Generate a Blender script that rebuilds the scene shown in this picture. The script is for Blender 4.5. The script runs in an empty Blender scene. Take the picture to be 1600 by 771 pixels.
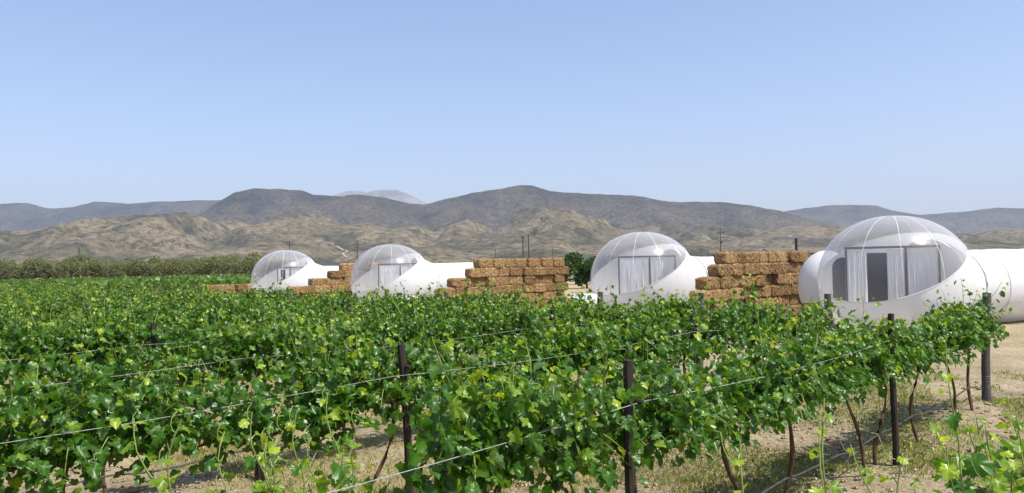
import bpy, math, random
import numpy as np
from mathutils import Matrix, Vector

R = math.radians
scene = bpy.context.scene
col = scene.collection
rng = np.random.default_rng(7)
random.seed(7)

# ------------------------------------------------------------------ camera
FPX, CAMH = 1240.0, 2.3
cam_d = bpy.data.cameras.new('camera')
cam_d.sensor_width = 36.0
cam_d.lens = 36.0 * FPX / 1600.0
cam_d.clip_start, cam_d.clip_end = 0.05, 60000.0
cam = bpy.data.objects.new('camera', cam_d)
col.objects.link(cam)
cam.matrix_world = (Matrix.Translation((0, 0, CAMH)) @ Matrix.Rotation(R(90 + 1.31), 4, 'X')
                    @ Matrix.Rotation(R(-1.2), 4, 'Z'))
scene.camera = cam

# ------------------------------------------------------------------ sky, sun, exposure
SUN_EL = 60.0
SUN_DIR = Vector((0.85 * math.cos(R(SUN_EL)), -0.53 * math.cos(R(SUN_EL)), math.sin(R(SUN_EL)))).normalized()
world = bpy.data.worlds.new('World')
scene.world = world
world.use_nodes = True
wn = world.node_tree.nodes
sky = wn.new('ShaderNodeTexSky')
sky.sky_type = 'NISHITA'
sky.sun_disc = False
sky.sun_elevation = R(SUN_EL)
sky.sun_rotation = math.atan2(SUN_DIR.x, SUN_DIR.y)
sky.altitude = 0.0
sky.air_density = 1.15
sky.dust_density = 1.15
sky.ozone_density = 4.5
wb = wn.new('ShaderNodeMix'); wb.data_type = 'RGBA'; wb.blend_type = 'MULTIPLY'       # camera white balance on the sky
wb.inputs[0].default_value = 1.0; wb.inputs[7].default_value = (1.07, 0.965, 1.0, 1)
world.node_tree.links.new(sky.outputs[0], wb.inputs[6])
world.node_tree.links.new(wb.outputs[2], wn['Background'].inputs[0])
wn['Background'].inputs[1].default_value = 0.126

sun_d = bpy.data.lights.new('sun', 'SUN')
sun_d.energy = 4.7
sun_d.angle = R(0.53)
sun_d.color = (1.0, 0.95, 0.86)
sun = bpy.data.objects.new('sun', sun_d)
col.objects.link(sun)
sun.rotation_euler = SUN_DIR.to_track_quat('Z', 'Y').to_euler()

vs = scene.view_settings
vs.view_transform = 'Standard'
vs.look = 'None'
vs.exposure = 0.60
vs.gamma = 1.0
vs.use_curve_mapping = False
cy = scene.cycles
cy.max_bounces = 7
cy.diffuse_bounces = 3
cy.glossy_bounces = 3
cy.transmission_bounces = 4
cy.transparent_max_bounces = 16
cy.volume_bounces = 0
cy.use_denoising = True

# ------------------------------------------------------------------ geometry of the place
# vine rows run along U (to the right and away), stacked along N (to the left and away)
U = np.array([0.680, 0.733])
N = np.array([-0.733, 0.680])
ROW_ANGLE = math.atan2(U[1], U[0])
def SP(s, p, z=0.0):
    q = s * U + p * N
    return Vector((q[0], q[1], z))
def hor(px):
    return 414.0 - 0.021 * (px - 800)
def at(px, y, D):
    """point seen at photo pixel (px, y) at depth D"""
    return Vector(((px - 800) / FPX * D, D, CAMH + (hor(px) - y) / FPX * D))

# ------------------------------------------------------------------ numpy noise
def _hash(ix, iy, seed):
    h = (ix.astype(np.int64) * 374761393 + iy.astype(np.int64) * 668265263 + seed * 1442695041) & 0x7fffffff
    h = ((h ^ (h >> 13)) * 1274126177) & 0x7fffffff
    h = (h ^ (h >> 16)) & 0xffff
    return h / 65535.0
def vnoise(x, y, seed=0):
    ix, iy = np.floor(x), np.floor(y)
    fx, fy = x - ix, y - iy
    fx = fx * fx * (3 - 2 * fx); fy = fy * fy * (3 - 2 * fy)
    a = _hash(ix, iy, seed); b = _hash(ix + 1, iy, seed)
    c = _hash(ix, iy + 1, seed); d = _hash(ix + 1, iy + 1, seed)
    return a + (b - a) * fx + (c - a) * fy + (a - b - c + d) * fx * fy
def fbm(x, y, oct=4, seed=0):
    v, a, t = 0.0, 0.5, 0.0
    for o in range(oct):
        v = v + a * vnoise(x * 2 ** o, y * 2 ** o, seed + o * 17)
        t += a; a *= 0.5
    return v / t
def ridged(x, y, oct=4, seed=0):
    v, a, t = 0.0, 0.5, 0.0
    for o in range(oct):
        v = v + a * (1 - np.abs(2 * vnoise(x * 2 ** o, y * 2 ** o, seed + o * 13) - 1))
        t += a; a *= 0.5
    return v / t

# ------------------------------------------------------------------ mesh helpers
class MB:
    def __init__(self):
        self.v, self.f, self.n = [], [], 0
    def add(self, verts, faces):
        self.v.extend([tuple(p) for p in verts])
        self.f.extend([tuple(i + self.n for i in f) for f in faces])
        self.n += len(verts)
    def box(self, c, size, rot=None):
        hx, hy, hz = size[0] / 2, size[1] / 2, size[2] / 2
        vs = [Vector((sx * hx, sy * hy, sz * hz)) for sz in (-1, 1) for sy in (-1, 1) for sx in (-1, 1)]
        if rot is not None:
            vs = [rot @ q for q in vs]
        vs = [q + Vector(c) for q in vs]
        self.add(vs, [(0, 2, 3, 1), (4, 5, 7, 6), (0, 1, 5, 4), (2, 6, 7, 3), (0, 4, 6, 2), (1, 3, 7, 5)])
    def tube(self, pts, rad, seg=6, caps=True):
        pts = [Vector(p) for p in pts]
        if not hasattr(rad, '__len__'):
            rad = [rad] * len(pts)
        vs, fs = [], []
        for i, p in enumerate(pts):
            t = (pts[min(i + 1, len(pts) - 1)] - pts[max(i - 1, 0)]).normalized()
            up = Vector((0, 0, 1)) if abs(t.z) < 0.9 else Vector((1, 0, 0))
            a = t.cross(up).normalized(); b = a.cross(t).normalized()
            for k in range(seg):
                an = 2 * math.pi * k / seg
                vs.append(p + (a * math.cos(an) + b * math.sin(an)) * rad[i])
        for i in range(len(pts) - 1):
            for k in range(seg):
                k2 = (k + 1) % seg
                fs.append((i * seg + k, i * seg + k2, (i + 1) * seg + k2, (i + 1) * seg + k))
        if caps:
            fs.append(tuple(range(seg))); fs.append(tuple(range((len(pts) - 1) * seg, len(pts) * seg))[::-1])
        self.add(vs, fs)
    def mesh(self, name, mat, smooth=False):
        me = bpy.data.meshes.new(name)
        me.from_pydata(self.v, [], self.f)
        me.materials.append(mat)
        if smooth:
            me.polygons.foreach_set('use_smooth', [True] * len(me.polygons))
        me.update()
        return me

def np_mesh(name, verts, faces, mat, smooth=False, tone=None):
    """verts (n,3) array, faces (m,k) array of equal-size polygons"""
    me = bpy.data.meshes.new(name)
    verts = np.asarray(verts, dtype=np.float32); faces = np.asarray(faces, dtype=np.int32)
    m, k = faces.shape
    me.vertices.add(len(verts)); me.vertices.foreach_set('co', verts.ravel())
    me.loops.add(m * k); me.loops.foreach_set('vertex_index', faces.ravel())
    me.polygons.add(m)
    me.polygons.foreach_set('loop_start', np.arange(0, m * k, k, dtype=np.int32))
    me.polygons.foreach_set('loop_total', np.full(m, k, dtype=np.int32))
    if smooth:
        me.polygons.foreach_set('use_smooth', np.ones(m, dtype=bool))
    if tone is not None:
        at_ = me.attributes.new('tone', 'FLOAT', 'POINT')
        at_.data.foreach_set('value', np.asarray(tone, dtype=np.float32))
    me.materials.append(mat)
    me.update(calc_edges=True); me.validate()
    return me

def obj(name, me, parent=None, loc=None, rotz=None):
    o = bpy.data.objects.new(name, me)
    col.objects.link(o)
    if parent is not None:
        o.parent = parent
    if loc is not None:
        o.location = loc
    if rotz is not None:
        o.rotation_euler = (0, 0, rotz)
    return o
def tag(o, label=None, cat=None, group=None, kind=None):
    if label: o['label'] = label
    if cat: o['category'] = cat
    if group: o['group'] = group
    if kind: o['kind'] = kind
    return o
def grid_faces(nx, ny):
    i = np.arange(nx - 1)[None, :] + (np.arange(ny - 1) * nx)[:, None]
    return np.stack([i, i + 1, i + 1 + nx, i + nx], -1).reshape(-1, 4)
ORD = ['first', 'second', 'third', 'fourth', 'fifth', 'sixth', 'seventh', 'eighth', 'ninth', 'tenth', 'eleventh',
       'twelfth', 'thirteenth', 'fourteenth', 'fifteenth', 'sixteenth', 'seventeenth', 'eighteenth', 'nineteenth',
       'twentieth', 'twenty-first', 'twenty-second', 'twenty-third', 'twenty-fourth', 'twenty-fifth', 'twenty-sixth']

# ------------------------------------------------------------------ materials
class Mat:
    def __init__(self, name, rough=0.8, spec=0.3):
        self.m = bpy.data.materials.new(name); self.m.use_nodes = True
        self.t = self.m.node_tree; self.n = self.t.nodes
        self.b = self.n['Principled BSDF']; self.out = self.n['Material Output']
        self.b.inputs['Roughness'].default_value = rough
        self.b.inputs['Specular IOR Level'].default_value = spec
    def link(self, a, b): self.t.links.new(a, b)
    def coord(self, kind='Object', scale=(1, 1, 1)):
        tc = self.n.new('ShaderNodeTexCoord'); mp = self.n.new('ShaderNodeMapping')
        mp.inputs['Scale'].default_value = scale
        self.link(tc.outputs[kind], mp.inputs[0])
        return mp.outputs[0]
    def pos(self, scale=(1, 1, 1)):
        g = self.n.new('ShaderNodeNewGeometry'); mp = self.n.new('ShaderNodeMapping')
        mp.inputs['Scale'].default_value = scale
        self.link(g.outputs['Position'], mp.inputs[0])
        return mp.outputs[0]
    def noise(self, vec, scale, detail=6, rough=0.6, dist=0.0):
        n = self.n.new('ShaderNodeTexNoise')
        n.inputs['Scale'].default_value = scale; n.inputs['Detail'].default_value = detail
        n.inputs['Roughness'].default_value = rough; n.inputs['Distortion'].default_value = dist
        self.link(vec, n.inputs['Vector'])
        return n.outputs['Fac']
    def voronoi(self, vec, scale, out='Distance'):
        n = self.n.new('ShaderNodeTexVoronoi'); n.inputs['Scale'].default_value = scale
        self.link(vec, n.inputs['Vector'])
        return n.outputs[out]
    def ramp(self, fac, stops):
        r = self.n.new('ShaderNodeValToRGB'); e = r.color_ramp.elements
        while len(e) < len(stops): e.new(0.5)
        for k, (p, c) in enumerate(stops):
            e[k].position = p
            e[k].color = (c, c, c, 1) if not hasattr(c, '__len__') else (*c, 1)
        self.link(fac, r.inputs[0])
        return r.outputs[0]
    def mix(self, fac, a, b, mode='MIX'):
        n = self.n.new('ShaderNodeMix'); n.data_type = 'RGBA'; n.blend_type = mode
        for s, val in ((n.inputs[0], fac), (n.inputs[6], a), (n.inputs[7], b)):
            if isinstance(val, (int, float)): s.default_value = val
            elif hasattr(val, '__len__'): s.default_value = (*val, 1)
            else: self.link(val, s)
        return n.outputs[2]
    def math(self, op, a, b=0.0):
        n = self.n.new('ShaderNodeMath'); n.operation = op
        for s, val in ((n.inputs[0], a), (n.inputs[1], b)):
            if isinstance(val, (int, float)): s.default_value = val
            else: self.link(val, s)
        return n.outputs[0]
    def color(self, c):
        if hasattr(c, '__len__'): self.b.inputs['Base Color'].default_value = (*c, 1)
        else: self.link(c, self.b.inputs['Base Color'])
        return self
    def bump(self, h, strength=0.5, dist=0.05):
        n = self.n.new('ShaderNodeBump'); n.inputs['Strength'].default_value = strength
        n.inputs['Distance'].default_value = dist
        self.link(h, n.inputs['Height']); self.link(n.outputs[0], self.b.inputs['Normal'])
        return self
    def rand(self):
        return self.n.new('ShaderNodeObjectInfo').outputs['Random']
    def attr(self, name):
        n = self.n.new('ShaderNodeAttribute'); n.attribute_name = name
        return n.outputs['Fac']

def m_ground():
    m = Mat('earth', 0.95, 0.1)
    p = m.pos()
    near = m.ramp(m.noise(p, 0.9, 8, 0.65), [(0.30, (0.265, 0.212, 0.133)), (0.5, (0.42, 0.345, 0.225)), (0.70, (0.55, 0.46, 0.315))])
    fine = m.ramp(m.noise(p, 14, 6, 0.7), [(0.36, (0.62, 0.6, 0.57)), (0.6, (1.12, 1.1, 1.07))])
    near = m.mix(1.0, near, fine, 'MULTIPLY')
    weed = m.ramp(m.noise(p, 0.55, 6, 0.7), [(0.52, 0.0), (0.68, 1.0)])
    near = m.mix(m.math('MULTIPLY', weed, 0.6), near, (0.27, 0.245, 0.085))
    far = m.ramp(m.noise(m.pos((0.004, 0.02, 1)), 1.0, 5, 0.6), [(0.3, (0.12, 0.13, 0.06)), (0.45, (0.33, 0.25, 0.15)), (0.6, (0.40, 0.31, 0.2)), (0.72, (0.15, 0.16, 0.07))])
    sx = m.n.new('ShaderNodeSeparateXYZ'); m.link(p, sx.inputs[0])
    f = m.math('MULTIPLY', m.math('SUBTRACT', sx.outputs[1], 90.0), 1 / 120.0)
    cl = m.n.new('ShaderNodeClamp'); m.link(f, cl.inputs[0])
    m.color(m.mix(cl.outputs[0], near, far))
    m.bump(m.noise(p, 9, 9, 0.75), 1.0, 0.09)
    return m.m
def m_hill(kind):
    m = Mat(kind, 1.0, 0.0)
    p = m.pos()
    sx = m.n.new('ShaderNodeSeparateXYZ'); m.link(p, sx.inputs[0])
    if kind == 'dry_hill':
        base = m.ramp(m.noise(p, 0.004, 8, 0.68), [(0.34, (0.14, 0.122, 0.072)), (0.45, (0.215, 0.178, 0.11)), (0.56, (0.285, 0.23, 0.15)), (0.68, (0.17, 0.145, 0.09))])
        dens = m.ramp(m.noise(p, 0.0048, 8, 0.66, 0.9), [(0.50, 0.0), (0.60, 1.0)])
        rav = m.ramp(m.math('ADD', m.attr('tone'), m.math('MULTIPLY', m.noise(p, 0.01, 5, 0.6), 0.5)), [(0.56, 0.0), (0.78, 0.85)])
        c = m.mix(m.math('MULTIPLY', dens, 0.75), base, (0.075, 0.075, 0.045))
        c = m.mix(rav, c, (0.07, 0.078, 0.042))  # scrub green in the gullies, also painting their shading lines into the colour
        scrub = m.ramp(m.noise(p, 0.06, 4, 0.7, 0.5), [(0.52, 0.0), (0.60, 0.85)])
        where = m.ramp(m.noise(p, 0.007, 6, 0.65), [(0.42, 0.0), (0.56, 1.0)])
        c = m.mix(m.math('MULTIPLY', scrub, where), c, (0.045, 0.05, 0.033))
        high = m.math('MULTIPLY', m.math('SUBTRACT', sx.outputs[2], 130.0), 1 / 110.0)
        hc = m.n.new('ShaderNodeClamp'); m.link(high, hc.inputs[0])
        c = m.mix(m.math('MULTIPLY', hc.outputs[0], m.ramp(m.noise(p, 0.006, 7, 0.65), [(0.42, 0.0), (0.56, 0.8)])), c, (0.075, 0.075, 0.05))
        rocks = m.ramp(m.voronoi(p, 0.02), [(0.06, 1.0), (0.13, 0.0)])
        c = m.mix(m.math('MULTIPLY', rocks, 0.5), c, (0.46, 0.41, 0.35))
    elif kind == 'scrub_mountain':
        base = m.ramp(m.noise(p, 0.005, 8, 0.68), [(0.36, (0.040, 0.041, 0.031)), (0.5, (0.092, 0.085, 0.06)), (0.64, (0.17, 0.14, 0.092))])
        low = m.math('SUBTRACT', 1.0, m.math('MULTIPLY', sx.outputs[2], 1 / 380.0))
        lowc = m.n.new('ShaderNodeClamp'); m.link(low, lowc.inputs[0])
        patch = m.ramp(m.noise(p, 0.0034, 8, 0.64, 1.2), [(0.41, 0.0), (0.52, 1.0)])
        tan = m.math('MULTIPLY', m.math('POWER', lowc.outputs[0], 0.6), patch)
        c = m.mix(m.math('MULTIPLY', tan, 0.95), base, (0.26, 0.205, 0.12))
        rocks = m.ramp(m.voronoi(p, 0.045), [(0.12, 1.0), (0.25, 0.0)])
        where = m.ramp(m.noise(p, 0.0026, 6, 0.65), [(0.53, 0.0), (0.62, 1.0)])
        c = m.mix(m.math('MULTIPLY', rocks, m.math('MULTIPLY', where, 0.9)), c, (0.45, 0.42, 0.37))
    else:
        base = m.ramp(m.noise(p, 0.004, 8, 0.7), [(0.38, (0.20, 0.18, 0.16)), (0.58, (0.46, 0.43, 0.40))])
        c = base
    c = m.mix(1.0, c, m.ramp(m.noise(p, 0.045, 5, 0.75), [(0.40, (0.45, 0.48, 0.46)), (0.50, (1.0, 0.99, 0.96)), (0.64, (1.25, 1.22, 1.15))]), 'MULTIPLY')
    m.color(c)
    m.bump(m.noise(p, 0.010, 10, 0.75), 1.0, 34.0 if kind == 'dry_hill' else 95.0)
    return m.m
def m_leaf(name, green, young, under, rough=0.36, spec=0.46):
    m = Mat(name, rough, spec)
    tone = m.attr('tone')
    rnd = m.noise(m.pos(), 1.7, 3, 0.6)
    mid = tuple((a + b) / 2 for a, b in zip(green, young))
    c = m.ramp(tone, [(0.0, tuple(v * 0.72 for v in green)), (0.5, green), (0.8, mid), (1.0, young)])
    c = m.mix(1.0, c, m.ramp(rnd, [(0.3, (0.8, 0.85, 0.8)), (0.7, (1.15, 1.1, 1.1))]), 'MULTIPLY')
    g = m.n.new('ShaderNodeNewGeometry')
    c2 = m.mix(g.outputs['Backfacing'], c, m.mix(0.5, c, under))
    m.color(c2)
    tr = m.n.new('ShaderNodeBsdfTranslucent')
    m.link(m.mix(1.0, c, (2.2, 1.9, 0.6), 'MULTIPLY'), tr.inputs[0])
    mx = m.n.new('ShaderNodeMixShader'); mx.inputs[0].default_value = 0.38
    m.link(m.b.outputs[0], mx.inputs[1]); m.link(tr.outputs[0], mx.inputs[2])
    m.link(mx.outputs[0], m.out.inputs[0])
    return m.m
def m_bark(name, a, b, scale=40):
    m = Mat(name, 0.9, 0.15)
    v = m.coord('Object', (1, 1, 0.12))
    n = m.noise(v, scale, 7, 0.7)
    m.color(m.ramp(n, [(0.3, a), (0.7, b)])).bump(n, 0.8, 0.01)
    return m.m
def m_straw():
    m = Mat('straw', 0.85, 0.2)
    v = m.coord('Object', (1, 1, 1))
    n1 = m.noise(m.coord('Object', (4, 30, 30)), 3, 8, 0.75, 0.6)
    n2 = m.noise(v, 3.5, 5, 0.6)
    c = m.ramp(n1, [(0.34, (0.07, 0.038, 0.016)), (0.43, (0.27, 0.17, 0.078)), (0.53, (0.46, 0.315, 0.155)), (0.64, (0.74, 0.57, 0.33))])
    c = m.mix(m.ramp(n2, [(0.45, 0.0), (0.7, 0.45)]), c, (0.17, 0.095, 0.045))
    hue = m.ramp(m.rand(), [(0.0, (0.60, 0.53, 0.47)), (0.5, (0.92, 0.86, 0.79)), (1.0, (1.15, 1.10, 1.02))])
    n3 = m.noise(v, 11, 6, 0.7)
    c = m.mix(m.ramp(n3, [(0.36, 0.75), (0.46, 0.0)]), c, (0.055, 0.028, 0.012))
    m.color(m.mix(1.0, c, hue, 'MULTIPLY')).bump(m.math('ADD', n1, n3), 1.0, 0.05)
    return m.m
def m_plain(name, c, rough=0.7, spec=0.3, nscale=8, var=0.12, bump=0.0, bdist=0.01):
    m = Mat(name, rough, spec)
    n = m.noise(m.coord('Object'), nscale, 6, 0.65)
    m.color(m.ramp(n, [(0.3, tuple(v * (1 - var) for v in c)), (0.7, tuple(min(1, v * (1 + var)) for v in c))]))
    if bump: m.bump(n, bump, bdist)
    return m.m
def m_vinyl():
    m = Mat('white_vinyl', 0.38, 0.4)
    n = m.noise(m.coord('Object'), 1.6, 5, 0.6)
    c = m.ramp(n, [(0.3, (0.77, 0.765, 0.755)), (0.7, (0.83, 0.83, 0.83))])
    sx = m.n.new('ShaderNodeSeparateXYZ'); m.link(m.coord('Object'), sx.inputs[0])
    dust = m.math('ADD', m.math('MULTIPLY', sx.outputs[2], -1.6), m.math('MULTIPLY', m.noise(m.coord('Object', (2, 2, 0.7)), 2.5, 6, 0.7), 1.9))
    c = m.mix(m.ramp(dust, [(0.3, 0.0), (0.9, 0.6)]), c, (0.50, 0.43, 0.34))
    m.color(c)
    m.bump(m.noise(m.coord('Object', (1, 1, 0.4)), 2.2, 3, 0.5), 0.35, 0.06)
    tl = m.n.new('ShaderNodeBsdfTranslucent'); tl.inputs[0].default_value = (0.8, 0.8, 0.8, 1)
    mx = m.n.new('ShaderNodeMixShader'); mx.inputs[0].default_value = 0.3
    m.link(m.b.outputs[0], mx.inputs[1]); m.link(tl.outputs[0], mx.inputs[2]); m.link(mx.outputs[0], m.out.inputs[0])
    return m.m
def m_clear():
    m = Mat('clear_vinyl', 0.12, 0.5)
    tr = m.n.new('ShaderNodeBsdfTransparent'); tr.inputs[0].default_value = (1, 1, 1, 1)
    gl = m.n.new('ShaderNodeBsdfGlossy'); gl.inputs['Roughness'].default_value = 0.242
    df = m.n.new('ShaderNodeBsdfDiffuse'); df.inputs[0].default_value = (0.86, 0.87, 0.9, 1)
    tl = m.n.new('ShaderNodeBsdfTranslucent'); tl.inputs[0].default_value = (0.86, 0.87, 0.9, 1)
    milk = m.n.new('ShaderNodeMixShader'); milk.inputs[0].default_value = 0.5
    m.link(df.outputs[0], milk.inputs[1]); m.link(tl.outputs[0], milk.inputs[2])
    lw = m.n.new('ShaderNodeLayerWeight'); lw.inputs[0].default_value = 0.35
    hz = m.math('ADD', m.math('MULTIPLY', lw.outputs['Facing'], 0.34), 0.09)
    a = m.n.new('ShaderNodeMixShader')
    m.link(hz, a.inputs[0]); m.link(tr.outputs[0], a.inputs[1]); m.link(milk.outputs[0], a.inputs[2])
    fr = m.n.new('ShaderNodeFresnel'); fr.inputs[0].default_value = 1.45
    bmp = m.n.new('ShaderNodeBump'); bmp.inputs['Strength'].default_value = 0.4; bmp.inputs['Distance'].default_value = 0.05
    m.link(m.noise(m.coord('Object'), 1.8, 3, 0.5), bmp.inputs['Height']); m.link(bmp.outputs[0], gl.inputs['Normal'])
    b = m.n.new('ShaderNodeMixShader')
    m.link(m.math('MULTIPLY', fr.outputs[0], 0.5), b.inputs[0]); m.link(a.outputs[0], b.inputs[1]); m.link(gl.outputs[0], b.inputs[2])
    m.link(b.outputs[0], m.out.inputs[0])
    return m.m
def m_weld():
    m = Mat('weld_strip', 0.4, 0.4); m.color((0.85, 0.85, 0.87))
    tr = m.n.new('ShaderNodeBsdfTransparent'); mx = m.n.new('ShaderNodeMixShader')
    m.link(m.ramp(m.noise(m.coord('Object'), 2.5, 3, 0.5), [(0.3, 0.25), (0.7, 0.7)]), mx.inputs[0])
    m.link(tr.outputs[0], mx.inputs[1]); m.link(m.b.outputs[0], mx.inputs[2]); m.link(mx.outputs[0], m.out.inputs[0])
    return m.m
def m_cloth():
    m = Mat('curtain_cloth', 0.9, 0.1)
    n = m.noise(m.coord('Object', (6, 6, 0.4)), 6, 4, 0.6)
    c = m.ramp(n, [(0.3, (0.80, 0.79, 0.77)), (0.7, (0.87, 0.865, 0.85))])
    m.color(c)
    tl = m.n.new('ShaderNodeBsdfTranslucent'); m.link(c, tl.inputs[0])
    mx = m.n.new('ShaderNodeMixShader'); mx.inputs[0].default_value = 0.3
    m.link(m.b.outputs[0], mx.inputs[1]); m.link(tl.outputs[0], mx.inputs[2]); m.link(mx.outputs[0], m.out.inputs[0])
    return m.m

M = dict(
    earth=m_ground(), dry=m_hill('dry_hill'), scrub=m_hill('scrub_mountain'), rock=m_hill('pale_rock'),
    leaf=m_leaf('vine_leaf', (0.050, 0.142, 0.006), (0.30, 0.42, 0.03), (0.15, 0.24, 0.08)),
    olive=m_leaf('olive_leaf', (0.16, 0.185, 0.105), (0.25, 0.275, 0.16), (0.15, 0.17, 0.11), 0.8, 0.1),
    citrus=m_leaf('orchard_leaf', (0.03, 0.075, 0.014), (0.07, 0.13, 0.03), (0.08, 0.12, 0.04)),
    weed=m_leaf('weed_leaf', (0.15, 0.20, 0.05), (0.46, 0.43, 0.13), (0.16, 0.2, 0.08)),
    farvine=m_leaf('far_vine_leaf', (0.06, 0.14, 0.02), (0.15, 0.24, 0.045), (0.12, 0.18, 0.06)),
    bark=m_bark('vine_bark', (0.045, 0.026, 0.016), (0.15, 0.092, 0.056)),
    treebark=m_bark('tree_bark', (0.05, 0.04, 0.03), (0.14, 0.11, 0.08), 8),
    shoot=m_plain('green_cane', (0.20, 0.25, 0.06), 0.5, 0.4, 12, 0.3),
    post=m_bark('weathered_post', (0.018, 0.014, 0.012), (0.065, 0.05, 0.042), 30),
    endpost=m_bark('grey_end_post', (0.04, 0.036, 0.034), (0.13, 0.12, 0.11), 30),
    wire=m_plain('galvanised_wire', (0.36, 0.36, 0.34), 0.45, 0.5, 20, 0.3),
    hose=m_plain('drip_hose_plastic', (0.05, 0.042, 0.037), 0.6, 0.4, 15, 0.4),
    straw=m_straw(), twine=m_plain('twine', (0.42, 0.30, 0.15), 0.9, 0.1, 40, 0.25),
    vinyl=m_vinyl(), clear=m_clear(), cloth=m_cloth(),
    weld=m_weld(),
    frame=m_plain('dark_frame', (0.06, 0.036, 0.034), 0.6, 0.3, 14, 0.3),
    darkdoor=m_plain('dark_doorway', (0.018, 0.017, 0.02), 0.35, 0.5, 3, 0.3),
    floorm=m_plain('tent_floor', (0.45, 0.40, 0.34), 0.8, 0.2, 6, 0.2),
    pole=m_bark('pole_wood', (0.04, 0.032, 0.027), (0.10, 0.085, 0.075), 6),
    wood=m_bark('rough_wood', (0.16, 0.085, 0.045), (0.38, 0.23, 0.13), 20),
    darkwood=m_bark('dark_wood', (0.05, 0.03, 0.02), (0.14, 0.085, 0.055), 20),
    render=m_plain('house_render', (0.5, 0.44, 0.36), 0.9, 0.1, 1, 0.15),
    rooft=m_plain('house_roof', (0.22, 0.13, 0.1), 0.9, 0.1, 1, 0.2),
    shedroof=m_plain('shed_roof_sheet', (0.17, 0.145, 0.115), 0.95, 0.05, 2, 0.2),
    black=m_plain('black_plastic', (0.02, 0.02, 0.022), 0.5, 0.4, 8, 0.2),
    clod=m_plain('dry_clod', (0.38, 0.295, 0.19), 0.95, 0.1, 6, 0.35, 0.8, 0.02),
    track=m_plain('track_dirt', (0.42, 0.34, 0.25), 0.95, 0.1, 0.05, 0.15),
)

# ------------------------------------------------------------------ ground sheet
def axis(dense0, dense1, step, lo, hi, grow=1.16):
    a = list(np.arange(dense0, dense1 + 1e-6, step))
    s, x = step, dense1
    while x < hi:
        s *= grow; x += s; a.append(min(x, hi))
    s, x, b = step, dense0, []
    while x > lo:
        s *= grow; x -= s; b.append(max(x, lo))
    return np.array(b[::-1] + a)
ROWS_P = [0.85] + [3.0 + 2.45 * k for k in range(22)]
ROW_END = 13.8
def ground_h(x, y):
    s = x * U[0] + y * U[1]; p = x * N[0] + y * N[1]
    d = np.sqrt(x * x + y * y)
    fade = np.clip((75 - d) / 50, 0, 1)
    h = 0.045 * (fbm(x * 2.6, y * 2.6, 4, 3) - 0.5) + 0.09 * (fbm(x * 0.35, y * 0.35, 3, 5) - 0.5)
    inrow = np.clip((ROW_END + 0.6 - s) / 0.8, 0, 1) * np.clip((p + 3) / 1.0, 0, 1) * np.clip((58 - p) / 2, 0, 1)
    ph = np.where(p < 1.9, (p - 0.85), ((p - 3.0 + 1.225) % 2.45) - 1.225)
    mound = 0.07 * np.exp(-(ph / 0.35) ** 2)
    clod = 0.035 * np.clip(fbm(x * 9, y * 9, 3, 9) - 0.45, 0, 1) * (0.3 + 0.7 * inrow)
    return (h * (0.35 + 0.65 * inrow) + mound * inrow + clod) * fade
gx = axis(-7, 13, 0.085, -12500, 12500)
gy = axis(1.6, 17, 0.085, -2500, 12300)
GX, GY = np.meshgrid(gx, gy)
GZ = ground_h(GX, GY)
gme = np_mesh('ground', np.stack([GX, GY, GZ], -1).reshape(-1, 3), grid_faces(len(gx), len(gy)), M['earth'], True)
tag(obj('ground', gme), kind='structure')

# ------------------------------------------------------------------ hills and mountains
def skyline(pts, px):
    a = np.array(pts, dtype=float)
    return np.interp(px, a[:, 0], a[:, 1])
SKY_MAIN = [(150, 420), (230, 392), (285, 350), (345, 314), (365, 302), (400, 294), (440, 295), (475, 298), (490, 305), (530, 306), (560, 303),
            (600, 308), (640, 319), (665, 319), (690, 312), (740, 302), (780, 296), (815, 289), (835, 290), (860, 298), (900, 302),
            (960, 304), (1010, 308), (1050, 316), (1090, 314), (1120, 315), (1180, 322), (1220, 330), (1280, 345), (1350, 368), (1450, 410), (1500, 420)]
SKY_BACK = [(-700, 330), (-300, 325), (-80, 312), (0, 319), (40, 316), (70, 325), (100, 326), (150, 315), (200, 318), (240, 315), (300, 313), (345, 312), (420, 325),
            (600, 350), (1000, 350), (1150, 335), (1220, 331), (1250, 327), (1290, 321), (1340, 320), (1370, 321), (1400, 330), (1440, 336),
            (1500, 331), (1560, 325), (1600, 326), (1700, 322), (1850, 335), (2100, 325), (2500, 340)]
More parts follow.
